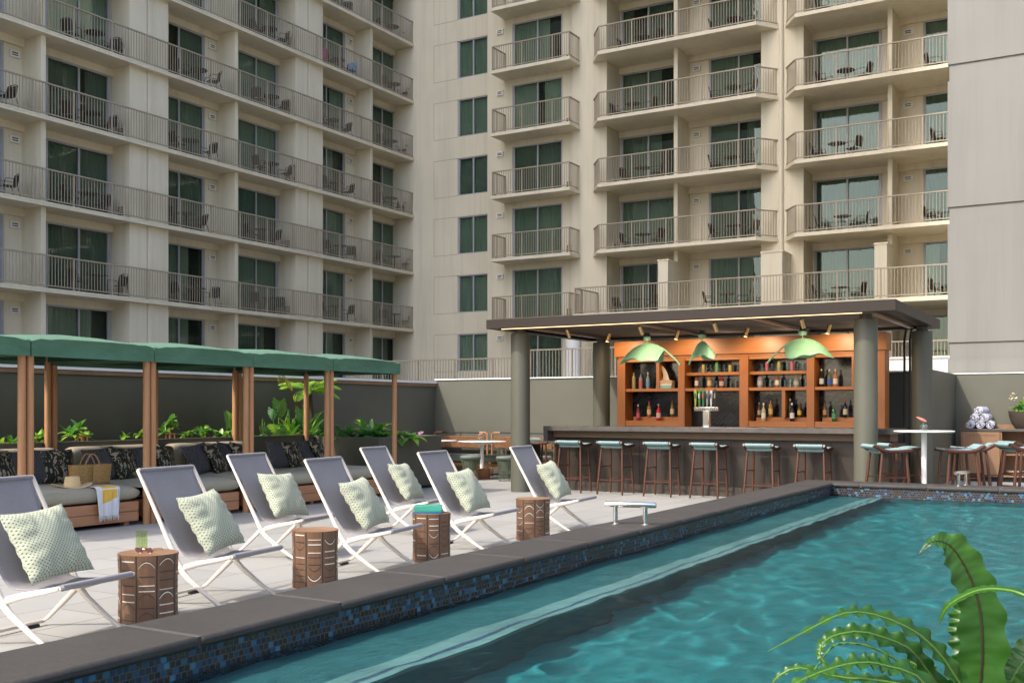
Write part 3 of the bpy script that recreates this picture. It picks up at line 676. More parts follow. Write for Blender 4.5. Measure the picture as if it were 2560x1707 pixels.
pl = thing('planter', 'long low olive planter trough running behind the sofas', 'planter')
MB().box(-12.46, -12.39, -2, 14.18, 0, .96).box(-12.49, -12.36, -2, 14.18, .955, .975).build('trough', 'olive', pl, smooth=False)
MB().box(-13.4, -12.46, -2, 14.18, .3, .88).build('soil', 'soil', pl, smooth=False)
pl = thing('planter', 'square olive planter box at the end of the cabana row', 'planter')
bx = MB()
for a in ((-13.39, -10.95, 14.2, 14.28), (-13.39, -10.95, 15.98, 16.06), (-11.03, -10.95, 14.28, 15.98)): bx.box(a[0], a[1], a[2], a[3], .05, .94)
bx.build('box', 'olivecol', pl, bevel=.008)
MB().box(-13.39, -11.0, 14.25, 16.0, 0, .05).build('plinth', 'black', pl, smooth=False)
MB().box(-13.39, -11.03, 14.28, 15.98, .3, .86).build('soil', 'soil', pl, smooth=False)

# ------------------------------------------------------------------ pillows
def pillow_mesh(hw=.25, th=.085, seed=0):
    m = MB(); r = random.Random(seed); ph = [r.uniform(0, 6) for _ in range(4)]
    N = 18
    def f(sign):
        def fn(u, v):
            a, b = 2 * u - 1, 2 * v - 1
            x = hw * a * (1 - .085 * (1 - b * b)); y = hw * b * (1 - .085 * (1 - a * a))
            t = th * (max(0, 1 - abs(a) ** 2.6) * max(0, 1 - abs(b) ** 2.6)) ** .5
            t *= 1 + .10 * math.sin(5 * a + ph[0]) * math.sin(4 * b + ph[1])
            e = max(abs(a), abs(b)); w = .007 * math.sin(16 * (a if abs(b) > abs(a) else b) + ph[2]) * (1 if .55 < e < .96 else 0)
            return (x, y, sign * (t + w * (t > .002)))
        return fn
    m.sheet(f(1), N, N)
    o = len(m.v); m.sheet(f(-1), N, N)
    m.f[N * N:] = [tuple(reversed(q)) for q in m.f[N * N:]]
    return m
PM = {k: pillow_mesh(.25 if k == 'dots' else .24, .09, i).mesh('throw_pillow', k, angle=80) for i, k in enumerate(('dots', 'weave', 'camo'))}
def pillow(kind, loc, facing, lean, spin, label, group, scale=1):
    """facing = heading of the pillow face (world z angle), lean = tilt back from upright"""
    o = bpy.data.objects.new('throw_pillow', PM[kind]); COL.objects.link(o)
    o.matrix_world = Matrix.Translation(loc) @ Matrix.Rotation(facing, 4, 'Z') @ Matrix.Rotation(R(90) - lean, 4, 'Y') @ Matrix.Rotation(R(90) + spin, 4, 'Z') @ Matrix.Scale(scale, 4)
    return tag(o, label, 'pillow', group)

# ------------------------------------------------------------------ cabanas
def canopy_sheet(x0, x1, y0, y1, seed):
    r = random.Random(seed); p = [r.uniform(0, 6.3) for _ in range(6)]
    m = MB()
    def top(u, v):
        a, b = 2 * u - 1, 2 * v - 1
        e = (max(0, 1 - abs(a) ** 2.4) * max(0, 1 - abs(b) ** 2.4))
        cor = (abs(a) * abs(b)) ** 3
        z = 2.195 + .10 * e ** .85 - .03 * cor + .006 * mnoise.noise(Vector((a * 3 + seed * 7, b * 3, 1)))
        z += .008 * math.sin(9 * a + p[0]) * math.sin(7 * b + p[1]) * e + .012 * cor * math.sin(22 * (a - b) + p[2])
        return (x0 + (x1 - x0) * u, y0 + (y1 - y0) * v, z)
    m.sheet(top, 28, 28)
    per = [(x0 + (x1 - x0) * i / 28, y0) for i in range(28)] + [(x1, y0 + (y1 - y0) * i / 28) for i in range(28)] + [(x1 - (x1 - x0) * i / 28, y1) for i in range(28)] + [(x0, y1 - (y1 - y0) * i / 28) for i in range(28)]
    n = len(per); cx, cy = (x0 + x1) / 2, (y0 + y1) / 2
    def side(u, v):
        i = int(round(u * n)) % n; x, y = per[i]
        a, b = (x - cx) / (x1 - x0) * 2, (y - cy) / (y1 - y0) * 2
        ztop = 2.195 - .035 * (abs(a) * abs(b)) ** 3 + .012 * (abs(a) * abs(b)) ** 3 * math.sin(22 * (a - b) + p[2])
        z = ztop + (1.99 - ztop) * v
        s = i % 28 / 28; pk = math.exp(-min(s, 1 - s) / .09); d = .016 * pk * math.sin(v * 9 + 40 * min(s, 1 - s) + p[5]) * math.sin(math.pi * v) + .010 * mnoise.noise(Vector((s * 6 + seed * 3, v * 1.6, i // 28 * 5.0))) * v + (.012 * math.sin(math.pi * s) * math.sin(math.pi * v) * math.sin(5 * s + p[3]) - .018 * math.sin(math.pi * s) * math.sin(math.pi * v * .9)) + .005 * math.sin(17 * s + 5 * v + p[4]) * math.sin(math.pi * v)
        ln = max(abs(a), abs(b)); nx, ny = (1 if a > .999 else -1 if a < -.999 else 0), (1 if b > .999 else -1 if b < -.999 else 0)
        return (x + d * nx * (0 if ny else 1), y + d * ny * (0 if nx else 1), z)
    m.sheet(side, n, 8)
    return m
nm = ['cabana partly cut off by the picture edge, first of the green row', 'second green cabana, over the straw bag and hat', 'third green cabana, middle of the row', 'fourth green cabana, one before the row end', 'end green cabana beside the square planter box']
so = ['sofa of the first cabana, with two dark pillows on each side of the posts', 'sofa holding the straw bag, sun hat and yellow towel', 'sofa under the middle canopy with four dark pillows', 'sofa under the fourth canopy with four dark pillows', 'backless end sofa beside the square planter box, without pillows']
MODY = [5.57, 7.26, 8.945, 10.63, 12.315]; MW = 1.682
for i, y0 in enumerate(MODY):
    y1 = y0 + MW
    c = thing('cabana', nm[i] if i else 'first green canopy cabana, cut off by the picture edge', 'cabana', (0, 0, 0), 0, 'green canopied cabanas in a row')
    for x in (-10.45, -12.35):
        for y in (y0 + .046, y1 - .046):
            MB().tube([(x, y, 0), (x, y, 2.12)], .042, 20).tube([(x + .040, y, 1.9), (x + .045, y, 1.9)], .008, 8).build('post', 'teak', c)
    MB().box(-12.35, -10.45, y0 + .03, y0 + .07, 2.03, 2.1).box(-12.35, -10.45, y1 - .07, y1 - .03, 2.03, 2.1).box(-10.47, -10.43, y0 + .1, y1 - .1, 2.03, 2.1).box(-12.37, -12.33, y0 + .1, y1 - .1, 2.03, 2.1).build('top_frame', 'canopyin', c, smooth=False)
    canopy_sheet(-12.47, -10.36, y0 + .004, y1 - .004, i).build('canopy', 'canopy', c, angle=60)
    s = thing('sofa', so[i], 'sofa', (0, 0, 0), 0, 'cabana sofas')
    ya, yb = y0 + .115, y1 - .115
    b = MB().box(-10.545, -10.505, ya, yb, .05, .168).box(-10.545, -10.505, ya, yb, .172, .29).box(-12.25, -10.55, ya + .01, ya + .05, .06, .285).box(-12.25, -10.55, yb - .05, yb - .01, .06, .285).box(-12.25, -10.55, ya + .05, yb - .05, .2, .28)
    for x in (-12.2, -10.62):
        for y in (ya + .1, yb - .18): b.box(x, x + .07, y, y + .07, 0, .2)
    b.build('base', 'teakh', s, bevel=.006)
    def puff(mb, amp, ax):
        return mb
    sc = MB()
    def seat(u, v):
        # rounded cushion cross-section swept along y with sagging edge
        ang = v * 2 * math.pi; cx_, cz = math.cos(ang), math.sin(ang)
        sx = math.copysign(abs(cx_) ** .32, cx_); sz = math.copysign(abs(cz) ** .55, cz)
        end = 1 - abs(2 * u - 1) ** 14; k = .93 + .07 * end
        y = ya - .05 + (yb - ya + .1) * u
        bow = .012 * math.sin(math.pi * u)
        return (-11.28 + .79 * sx * k, y, .385 + (.095 + bow * (sz > 0)) * sz * (.55 + .45 * end))
    sc.sheet(seat, 22, 40).build('seat_cushion', 'cushion', s, angle=70)
    bk = MB()
    def back(u, v):
        ang = v * 2 * math.pi; cx_, cz = math.cos(ang), math.sin(ang)
        sx = math.copysign(abs(cx_) ** .5, cx_); sz = math.copysign(abs(cz) ** .35, cz)
        end = 1 - abs(2 * u - 1) ** 16; k = .86 + .14 * end
        zz = .68 + .235 * sz * k; x = -12.12 + .13 * sx * k - .10 * (zz - .68)
        return (x, ya - .02 + (yb - ya + .04) * u, zz)
    if i < 4: bk.sheet(back, 22, 32).build('back_cushion', 'cushionb', s, angle=70)
pset = [[('camo', 8), ('weave', 38), ('weave', 104), ('camo', 136)], [('weave', 256), ('camo', 312), ('weave', 356), ('camo', 412)], [('weave', 497), ('camo', 540), ('weave', 580), ('camo', 604)], [('weave', 700), ('camo', 733), ('weave', 768), ('camo', 798)]]
cnames = ['first cabana sofa', 'sofa behind the straw bag', 'middle cabana sofa', 'fourth cabana sofa']
rnd = random.Random(11)
for i, row in enumerate(pset):
    for j, (kind, u) in enumerate(row):
        x = -11.66 if kind == 'weave' else -11.60; p = on_x(u, 1160, x)
        which = 'first' if (j < 2) else 'other'
        rzf = R(-14) if (i, j) != (0, 3) else R(0)
        fac = (R(-8) + rnd.uniform(-.1, .1)) if kind == 'weave' else R(24) + rnd.uniform(-.15, .15)
        if (i, j) == (0, 3): fac = R(-20)
        lean = R(24)
        lab = f'{"black woven" if kind == "weave" else "palm print"} pillow on the {cnames[i]}, {"nearer" if j < 2 else "farther"} of its two'
        pillow(kind, Vector((x, p.y, .688)), fac, lean, R(rnd.uniform(-9, 9)), lab, 'dark pillows on the cabana sofas', 1.0)

# straw bag, hat, towel on the second sofa
bag = thing('straw_bag', 'honey straw basket bag with two arched handles on the sofa', 'bag', (-11.12, 8.60, .49), R(-12))
def bagfn(u, v):
    a = u * 2 * math.pi; c_, s_ = math.cos(a), math.sin(a)
    ex = math.copysign(abs(c_) ** .45, c_); ey = math.copysign(abs(s_) ** .45, s_)
    k = .90 + .10 * v
    return (.09 * ex * k, .255 * ey * (.93 + .07 * v), .24 * v)
b = MB().sheet(bagfn, 48, 8); b.sheet(lambda u, v: (bagfn(u, .06)[0] * v, bagfn(u, .06)[1] * v, .006), 48, 3)
b.build('basket', 'basket', bag, solid=.008)
for sx in (-.07, .07):
    MB().tube([(sx, -.10 + .2 * t + .0 * math.sin(t), .20 + .17 * math.sin(math.pi * t) ** .7) for t in [k / 16 for k in range(17)]], .009, 8).build('handle', simple('bag_handle_leather', (.36, .19, .09), .5), bag)
hat = thing('sun_hat', 'cream wide brimmed sun hat lying on the sofa seat', 'hat', (-10.82, 8.12, .485), R(-20))
MB().sheet(lambda u, v: ((.085 + .115 * v) * math.cos(u * 2 * math.pi), (.10 + .13 * v) * math.sin(u * 2 * math.pi), .012 + .045 * v ** 2 * abs(math.sin(u * 2 * math.pi)) ** 2 - .012 * v * abs(math.cos(u * 2 * math.pi))), 48, 6).build('brim', 'hat', hat, solid=.004)
MB().sheet(lambda u, v: ((.085 - .022 * v) * math.cos(u * 2 * math.pi) * (1 - max(0, v - .82) * 5), (.10 - .025 * v) * math.sin(u * 2 * math.pi) * (1 - max(0, v - .82) * 5), .01 + .125 * min(1, v / .82) - .03 * max(0, v - .82) * 5 * (1 - abs(math.sin(u * 2 * math.pi)) * .6)), 48, 14).build('crown_of_hat', 'hat', hat, angle=60)
def towel_mat():
    t = NT('yellow_block_towel'); tc = t.n('ShaderNodeUVMap') if False else t.n('ShaderNodeTexCoord'); sx = t.n('ShaderNodeSeparateXYZ'); t.l(tc.outputs['Object'], sx.inputs[0])
    y, z = sx.outputs[1], sx.outputs[2]
    inn = t.math('MULTIPLY', t.math('GREATER_THAN', y, -.085), t.math('LESS_THAN', y, .125))
    band = t.math('MULTIPLY', inn, t.math('GREATER_THAN', t.math('ADD', z, t.math('MULTIPLY', y, -.35)), -.17))
    c = t.mix(band, (.74, .73, .74), (.78, .49, .10))
    c = t.mix(t.math('GREATER_THAN', t.math('ABSOLUTE', t.math('SUBTRACT', y, .145)), .008), (.35, .42, .48), c)
    c = t.mix(t.math('LESS_THAN', t.math('ABSOLUTE', t.math('ADD', z, .02)), .006), c, (.74, .73, .74))
    c = t.mix(t.math('LESS_THAN', sx.outputs[0], -.26), c, (.28, .34, .40))
    return t.principled(c, .95, 0, t.bump(t.noise(t.coord(), 200, 2), .3, .003), .1)
M['ytowel'] = towel_mat()
tw = thing('beach_towel', 'yellow and white fringed towel draped over the sofa edge', 'towel', (-10.50, 8.34, .49))
def drape(u, v):
    y = -.165 + .33 * u; L = v * .74
    wv = .012 * math.sin(u * 15) + .006 * math.sin(u * 31 + 1)
    if L < .36: return (-.36 + L, y * (1 - .15 * (1 - v)) + .10 * (1 - L / .36) * .6, .005 + .004 * math.sin(u * 9 + L * 20))
    if L < .44: a = (L - .36) / .08 * math.pi / 2; return (.0 + .05 * math.sin(a) , y, -.045 + .05 * math.cos(a))
    return (.045 + wv * min(1, (L - .44) * 8) + .004, y * (1 - .18 * (L - .44) / .3), -.045 - (L - .44))
MB().sheet(drape, 40, 48).build('cloth', 'ytowel', tw, angle=80, solid=.005)
fr = MB(); rr = random.Random(2)
for k in range(34):
    u = k / 33; p = drape(u, 1.0); l = rr.uniform(.035, .06)
    fr.tube([p, (p[0] + rr.uniform(-.006, .012), p[1] + rr.uniform(-.006, .006), p[2] - l * .5), (p[0] + rr.uniform(-.01, .01), p[1] + rr.uniform(-.01, .01), p[2] - l)], [.004, .003, .002], 5)
fr.build('fringe', simple('towel_fringe', (.70, .67, .62), .95), tw)

# ------------------------------------------------------------------ sling chairs
def make_sling_chair():
    t = thing('sling_chair', '', 'lounge chair', group='white framed sling chairs on the deck')
    HW = .30
    for s in (-1, 1):
        y = s * HW
        MB().tube([(-.105, y, .962), (-.02, y, .815), (.13, y, .547), (.27, y, .298), (.30, y, .255), (.36, y, .20), (.53, y, .09), (.68, y, .008)], [.0125, .0135, .016, .021, .023, .021, .016, .011], 10).build('back_rail', 'frame', t)
        MB().tube([(-.01, y, .032), (.03, y, .055), (.14, y, .15), (.27, y, .262), (.30, y, .285)], [.011, .013, .018, .020, .018], 10).build('rear_leg', 'frame', t)
        MB().tube([(.315, y + s * -.012, .278), (.33, y, .285), (.45, y, .318), (.62, y, .352), (.725, y, .378)], [.018, .024, .021, .017, .013], 10, sx=.8).build('seat_rail', 'frame', t)
        MB().lathe([(0, 0), (.009, 0), (.009, .004), (0, .005)], 12).xf(lambda p: Vector((.285 + p.x, y + s * (.021 + p.z), .275 + p.y))).build('bolt', 'steel', t)
    MB().tube([(-.012, -HW, .03), (-.012, HW, .03)], .0125, 10).build('floor_bar', 'frame', t)
    MB().tube([(-.105, -HW, .962), (-.105, HW, .962)], .0125, 10).build('top_bar', 'frame', t)
    MB().tube([(.728, -HW, .379), (.728, HW, .379)], .012, 10).build('front_bar', 'frame', t)
    for s in (-1, 1): MB().box(-.03, .008, s * .2 - .05, s * .2 + .05, 0, .018).build('foot', 'black', t, smooth=False)
    prof = [(-.113, .972), (-.05, .868), (.03, .725), (.12, .56), (.20, .435), (.26, .365), (.32, .342), (.42, .342), (.55, .353), (.66, .370), (.728, .394)]
    def pf(v):
        f = v * (len(prof) - 1); i = min(int(f), len(prof) - 2); q = f - i
        p0, p1, p2, p3 = prof[max(i - 1, 0)], prof[i], prof[i + 1], prof[min(i + 2, len(prof) - 1)]
        return tuple(.5 * ((2 * b) + (c - a) * q + (2 * a - 5 * b + 4 * c - d) * q * q + (3 * b - a - 3 * c + d) * q ** 3) for a, b, c, d in zip(p0, p1, p2, p3))
    def sl(u, v):
        s, z = pf(v); a = 2 * u - 1
        k = math.sin(math.pi * min(1, v / .93)) if v < .93 else 0
        wdt = HW - .006 - .055 * k ** .8
        sag = -.018 * (1 - a * a) * k + .004 * math.sin(a * 7 + v * 12) * (1 - a * a) * k
        return (s + sag * .5, a * wdt, z + sag * .8)
    m = MB().sheet(sl, 14, 40)
    m.build('sling', 'sling', t, angle=80, solid=.005)
    MB().tube([(-.105, -HW + .012, .962), (-.105, HW - .012, .962)], .0165, 12).build('sling_hem', 'sling', t)
    MB().tube([(.728, -HW + .02, .379), (.728, HW - .02, .379)], .0195, 14).build('sling_hem', 'sling', t)
    return t
sc0 = make_sling_chair()
TOP = {1: ((-6.12, 3.77), (-6.21, 4.36)), 2: ((-6.23, 5.23), (-6.30, 5.81)), 3: ((-7.45, 7.29), (-7.54, 7.91)), 4: ((-6.18, 6.96), (-6.28, 7.57)), 5: ((-7.53, 9.42), (-7.64, 10.02)), 6: ((-6.24, 8.71), (-6.27, 9.30)), 7: ((-6.24, 10.54), (-6.27, 11.15))}
clab = {1: 'charcoal sling chair cut off by the picture edge, nearest of the front row', 2: 'charcoal sling chair beside the stump that holds glass and sunglasses', 3: 'charcoal sling chair of the back row, in front of the middle sofa',
        4: 'charcoal sling chair between the bare stump and the stump with books', 5: 'charcoal sling chair of the back row, before the square planter box', 6: 'charcoal sling chair just past the stump with books', 7: 'charcoal sling chair last in the row, before the round column and bar'}
for i, (a, b) in TOP.items():
    th = math.atan2(-(b[0] - a[0]), b[1] - a[1]); th = .5 * th + .5 * R(8)
    mx, my = (a[0] + b[0]) / 2 + .105 * math.cos(th), (a[1] + b[1]) / 2 + .105 * math.sin(th)
    place(sc0, (mx, my, 0), th, clab[i], i == 1)
    c = Vector((mx, my, 0)) + Matrix.Rotation(th, 3, 'Z') @ Vector((.315, .015 if i % 2 else .0, .585))
    pillow('dots', c, th + R((-4, 3, -6, 2, 4, -3, 0)[i - 1]), R(32), R((4, 5, -3, 4, -2, 3, 5)[i - 1]), 'pale green dotted pillow on the ' + clab[i].replace('charcoal ', '').replace('beside the stump that holds glass and sunglasses', 'beside the stump with the green glass').replace(', nearest of the front row', '').replace(' of the back row, in front of', ' before').replace(' of the back row, before the square planter box', ' by the planter box').replace(' that holds', ' with').replace('the bare stump and the stump with books', 'bare stump and book stump').replace(' cut off by the picture edge', ' cut off by the edge').replace(', before the round column and bar', ''), 'pale dotted pillows on the sling chairs', .97)

# ------------------------------------------------------------------ inlaid stump tables
def make_stump(label, loc, seed, r=.186, h=.45, dish=False, rz=0):
    t = thing('stump_table', label, 'side table', loc, rz, 'inlaid stump side tables')
    rnd = random.Random(seed); ph = [rnd.uniform(0, 6) for _ in range(3)]
    def rad(a, z):
        return r * (1 + .030 * math.sin(2 * a + ph[0]) + .018 * math.sin(3 * a + ph[1]) + .03 * (abs(z / h - .45) * 2) ** 2 - .015)
    m = MB()
    m.sheet(lambda u, v: (rad(u * 6.28318, v * h) * math.cos(u * 6.28318), rad(u * 6.28318, v * h) * math.sin(u * 6.28318), v * h), 72, 14)
    def onsurf(a, z, o): return ((rad(a, z) + o) * math.cos(a), (rad(a, z) + o) * math.sin(a), z)
    nc = 9; W = 2 * math.pi / nc
    for c in range(nc):
        a0 = c * W + ph[2]
        m.sheet(lambda u, v: onsurf(a0 - .006 / r + .010 / r * u, v * h * .985 + .004, .0012), 2, 12, 2)
        z = rnd.uniform(.02, .06)
        while z < h - .03:
            kind = rnd.choice(['b', 'b', 'b', 'd', 'd', 'd', 'u', 'n', 'ud', 'nd']); th_ = rnd.choice([.005, .0065, .008])
            lo, hi = a0 + .016 / r, a0 + W - .014 / r
            amp = .038
            if kind[0] in 'un' and z + amp > h - .012: kind = 'b'
            sg = -1 if kind[0] == 'u' else 1
            def arc(u): return z + (amp * (math.sin(math.pi * u) ** .8) if sg > 0 else amp * (1 - math.sin(math.pi * u) ** .8))
            if kind[0] in 'un':
                m.sheet(lambda u, v: onsurf(lo + (hi - lo) * u, arc(u) + .012 + th_ * v, .0010), 12, 1, 2)
                if len(kind) == 1: m.sheet(lambda u, v: onsurf(lo + (hi - lo) * u, arc(u) + .004 + th_ * v, .0018), 12, 1, 1)
                z += amp + rnd.uniform(.022, .045)
            else:
                m.sheet(lambda u, v: onsurf(lo + (hi - lo) * u, z + th_ * v, .0018), 5, 1, 1 if kind == 'b' else 2)
                z += rnd.uniform(.035, .065)
    m.build('trunk', ['stump', 'inlay', 'inlayd'], t, angle=60)
    d = .012 if dish else .0
    top = MB().sheet(lambda u, v: (rad(u * 6.28318, h) * math.cos(u * 6.28318) * (1 - v), rad(u * 6.28318, h) * math.sin(u * 6.28318) * (1 - v), h - (d * min(1, max(0, (v - .08) * 6)) ** 2)), 72, 10)
    top.build('top', 'stumptop', t, angle=60)
    return t
make_stump('inlaid timber stump table holding a green glass and sunglasses', (-5.68, 4.85, 0), 4, .190, .45)
make_stump('inlaid timber stump table with an empty dished top', (-5.62, 6.46, 0), 9, .184, .45, True)
make_stump('inlaid timber stump table with two books on top', (-5.64, 8.10, 0), 15, .172, .445)
make_stump('inlaid timber stump table farthest along, between the last two sling chairs', (-5.61, 9.98, 0), 23, .180, .445)
gl = thing('drinking_glass', 'ribbed pale green tumbler on the nearest stump table', 'glass', (-5.755, 4.86, .451))
gm_ = MB().lathe([(.030, 0)] + [(.0385 + .001 * (k % 2), .008 + k * .005) for k in range(25)] + [(.038, .135), (.0355, .135), (.035, .02), (.0, .018)], 40)
gm_.build('tumbler', 'greenglass', gl)
sg = thing('sunglasses', 'rose framed sunglasses with mauve lenses on the nearest stump', 'sunglasses', (-5.635, 4.79, .452), R(22))
for s in (-1, 1):
    lens = MB(); pts = []
    for k in range(20):
        a = 2 * math.pi * k / 20; pts.append((s * .035 + .028 * math.cos(a) * (1 if True else 1), 0, .028 + .024 * math.sin(a) * (1.1 if math.sin(a) < 0 else .85)))
    tilt = lambda p: Vector((p[0], -.005 - (p[2]) * .55, p[2] * .85 + .002))
    MB().tube([tilt(p) for p in pts + pts[:1]], .0022, 6, caps=False).build('rim', 'rose', sg)
    MB().add([tilt(p) for p in pts], [tuple(range(20))]).build('lens', 'lens', sg, smooth=False, solid=.0015)
    MB().tube([(s * .064, -.02, .036), (s * .066, .05, .03), (s * .062, .105, .022), (s * .06, .125, .006)], .0022, 6).build('temple', 'rose', sg)
MB().tube([tilt((-.01, 0, .034)), tilt((0, 0, .037)), tilt((.01, 0, .034))], .002, 6).build('bridge', 'rose', sg)
def book(name, label, loc, rz, sx, sy, sz, cover, group):
    t = thing('book', label, 'book', loc, rz, group)
    MB().box(-sx, sx, -sy, sy, 0, .004).box(-sx, sx, -sy, sy, sz - .004, sz).box(-sx, sx, -sy, -sy + .006, .004, sz - .004).build('cover', simple('book_cover_' + name, cover, .4), t, bevel=.002)
    MB().box(-sx + .006, sx - .006, -sy + .006, sy - .006, .0041, sz - .0041).build('pages', simple('book_pages', (.6, .58, .52), .9), t, smooth=False)
bz = R(-28)
book('blue', 'thin blue book, lower of two on a stump table', (-5.66, 8.08, .446), R(28), .135, .095, .016, (.015, .13, .26), 'books on the stump table')
book('green', 'thick jade green book lying on the blue book', (-5.66, 8.085, .4625), R(30), .128, .09, .052, (.05, .30, .21), 'books on the stump table')

# ------------------------------------------------------------------ pergola
pg = thing('bar_pergola', 'flat bronze louvred roof on four round olive columns over the bar', 'pergola')
X0, X1, Y0, Y1, ZB, ZT = -9.45, -2.81, 15.2, 19.08, 2.775, 2.93
f = MB().box(X0, X1, Y0, Y0 + .06, ZB, ZT).box(X0, X1, Y1 - .06, Y1, ZB, ZT).box(X0, X0 + .06, Y0 + .06, Y1 - .06, ZB, ZT).box(X1 - .06, X1, Y0 + .06, Y1 - .06, ZB, ZT)
f.build('fascia', 'fascia', pg, bevel=.004)
f = MB().box(X0 + .06, X1 - .06, Y0 + .06, Y0 + .16, ZB + .004, ZB + .012).box(X0 + .06, X1 - .06, Y1 - .16, Y1 - .06, ZB + .004, ZB + .012).box(X0 + .06, X0 + .16, Y0 + .16, Y1 - .16, ZB + .004, ZB + .012).box(X1 - .16, X1 - .06, Y0 + .16, Y1 - .16, ZB + .004, ZB + .012)
f.build('gutter_lip', 'fascia', pg, smooth=False)
lv = MB(); n = 15
for k in range(n):
    y = Y0 + .2 + (Y1 - Y0 - .4) * k / (n - 1)
    q = MB().box(X0 + .08, X1 - .08, -.118, .118, -.012, .012).box(X0 + .08, X1 - .08, .10, .118, -.035, -.012)
    q.xf(lambda p: Vector((p.x, y + p.y * math.cos(.12) - p.z * math.sin(.12), ZB + .085 + p.y * math.sin(.12) + p.z))); lv.add(q.v, q.f)
lv.build('louvres', 'louvre', pg, smooth=False)
for x in (-8.95, -6.95, -5.0, -3.25): MB().box(x - .04, x + .04, Y0 + .07, Y1 - .07, ZB + .014, ZB + .045).build('cross_beam', simple('beam_bronze', (.30, .22, .165), .4), pg, smooth=False)
MB().box(-9.25, -3.3, Y0 + .165, Y0 + .185, ZB - .004, ZB + .012).build('led_strip', 'led', pg, smooth=False)
for x, y in ((-9.08, 15.72), (-3.32, 15.72), (-8.92, 18.6), (-3.02, 18.6)):
    MB().lathe([(.166, 0), (.166, 2.70), (.158, 2.705), (.158, 2.712), (.09, 2.713), (.09, 2.79)], 40, (x, y, 0)).build('column', 'olivecol', pg)
for dx in (-.34, -.25): MB().tube([(-3.02 + dx, 18.95, .2), (-3.02 + dx, 18.95, 2.6), (-3.02 + dx + .03, 18.95, 2.80)], .02, 8).build('conduit', 'black', pg)

def spot(label, x, y, aim):
    t = thing('spotlight', label, 'spotlight', (x, y, 2.715), 0, 'brass spotlights under the pergola roof')
    d = Vector(aim).normalized()
    MB().lathe([(.022, .06), (.022, .075)], 14).tube([(0, 0, .065), (0, 0, .0)], .007, 6).build('mount', 'black', t)
    a, b = -d * .075, d * .075
    MB().tube([a, b], .033, 18).build('barrel', 'brass', t)
    MB().tube([b + d * .0005, b + d * .003], .026, 18).build('lens', 'bulb', t)
    return t
slab_ = ['first', 'second', 'third', 'fourth']
SP1 = [(-8.33, 16.05), (-6.98, 16.05), (-5.70, 16.05), (-4.32, 16.05)]; SP2 = [(-8.21, 17.4), (-6.88, 17.4), (-5.63, 17.4), (-4.26, 17.4)]
for i, (x, y) in enumerate(SP1): spot(f'brass spotlight in the front row under the louvres, {slab_[i]} along', x, y, (.16, .75, -1.2))
for i, (x, y) in enumerate(SP2): spot(f'brass spotlight close to the timber back bar, {slab_[i]} along', x, y, (-.25, -.1, -1))
for i, (x, y) in enumerate(SP2):
    L = bpy.data.lights.new('spotlight_lamp', 'SPOT'); L.energy = 12; L.color = (1, .72, .46); L.spot_size = R(120); L.spot_blend = .6; L.shadow_soft_size = .03
    o = bpy.data.objects.new('spotlight_lamp', L); COL.objects.link(o); o.location = (x + .03, y + .09, 2.60)
    o.rotation_euler = Vector((.05, .9, -.75)).to_track_quat('-Z', 'Y').to_euler()

for i, (x, y) in enumerate(SP1):
    L = bpy.data.lights.new('spotlight_lamp', 'SPOT'); L.energy = 12; L.color = (1, .78, .55); L.spot_size = R(95); L.spot_blend = .7; L.shadow_soft_size = .03
    o = bpy.data.objects.new('spotlight_lamp', L); COL.objects.link(o); o.location = (x + .02, y + .06, 2.60)
    o.rotation_euler = Vector((.05, .8, -.55)).to_track_quat('-Z', 'Y').to_euler()
# leaf shaped pendant lamps
def leaf_lamp(label, loc, rz, L=1.15, W=.46, tail=1):
    t = thing('leaf_lamp', label, 'pendant lamp', loc, rz, 'green leaf pendant lamps over the bar')
    MB().lathe([(.055, .035), (.065, .03), (.065, -.03), (.05, -.035)], 28).build('canopy_ring', 'leaflamp', t)
    MB().lathe([(.045, .036), (.045, .10)], 20).build('ceiling_mount', 'black', t)
    MB().tube([(0, 0, -.03), (0, 0, -.10)], .008, 8).build('rod', 'leaflamp', t)
    def spine(s):  # s 0..1 from stem end to tip
        x = -L * .42 + L * .92 * s; z = -.09 - 1.12 * L * (x / L) ** 2 - (.12 * max(0, s - .75))
        return x, z
    def lf(u, v):
        s = .12 + .88 * v; x, z = spine(s); a = 2 * u - 1
        sv = (s - .12) / .88; w = W * (math.sin(math.pi * min(1, sv * .93 + .07) ** .62) ** .75) * (1 + .05 * math.sin(sv * 16 + (3 if a > 0 else 0)))
        drop = .66 * w * abs(a) ** 1.25 + .004 * math.cos(sv * 150 + abs(a) * 14)
        return (x + abs(a) * w * .30, a * w * .40, z - drop)
    MB().sheet(lf, 24, 150).build('leaf_shade', 'leaflamp', t, angle=85, solid=.006)
    pts = [(spine(s)[0], 0, spine(s)[1] - .0 + .006) for s in [k / 20 * .9 for k in range(21)]]
    x0, z0 = spine(0); pts = [(x0 - .17 * (1 - k / 5), 0, z0 - .16 * (1 - k / 5) ** 1.3) for k in range(5)] + pts
    MB().tube(pts, [.016] * 6 + [.013 - .0005 * k for k in range(len(pts) - 6)], 8).build('midrib', 'leaflamp', t)
    MB().lathe([(0, -.03), (.028, -.02), (.034, 0), (.02, .03), (.0, .035)], 16, (0, 0, -.19)).build('bulb', 'whitetop', t)
leaf_lamp('green leaf pendant lamp with its long tip drooping over the bar end', (-7.19, 16.8, 2.625), R(176), 1.08, .42)
leaf_lamp('small looking green leaf pendant lamp turned towards the pool, between its two mates', (-6.20, 16.8, 2.63), R(-48), .98, .42)
leaf_lamp('green leaf pendant lamp nearest the front bar column', (-4.52, 16.8, 2.62), R(-8), 1.02, .42)

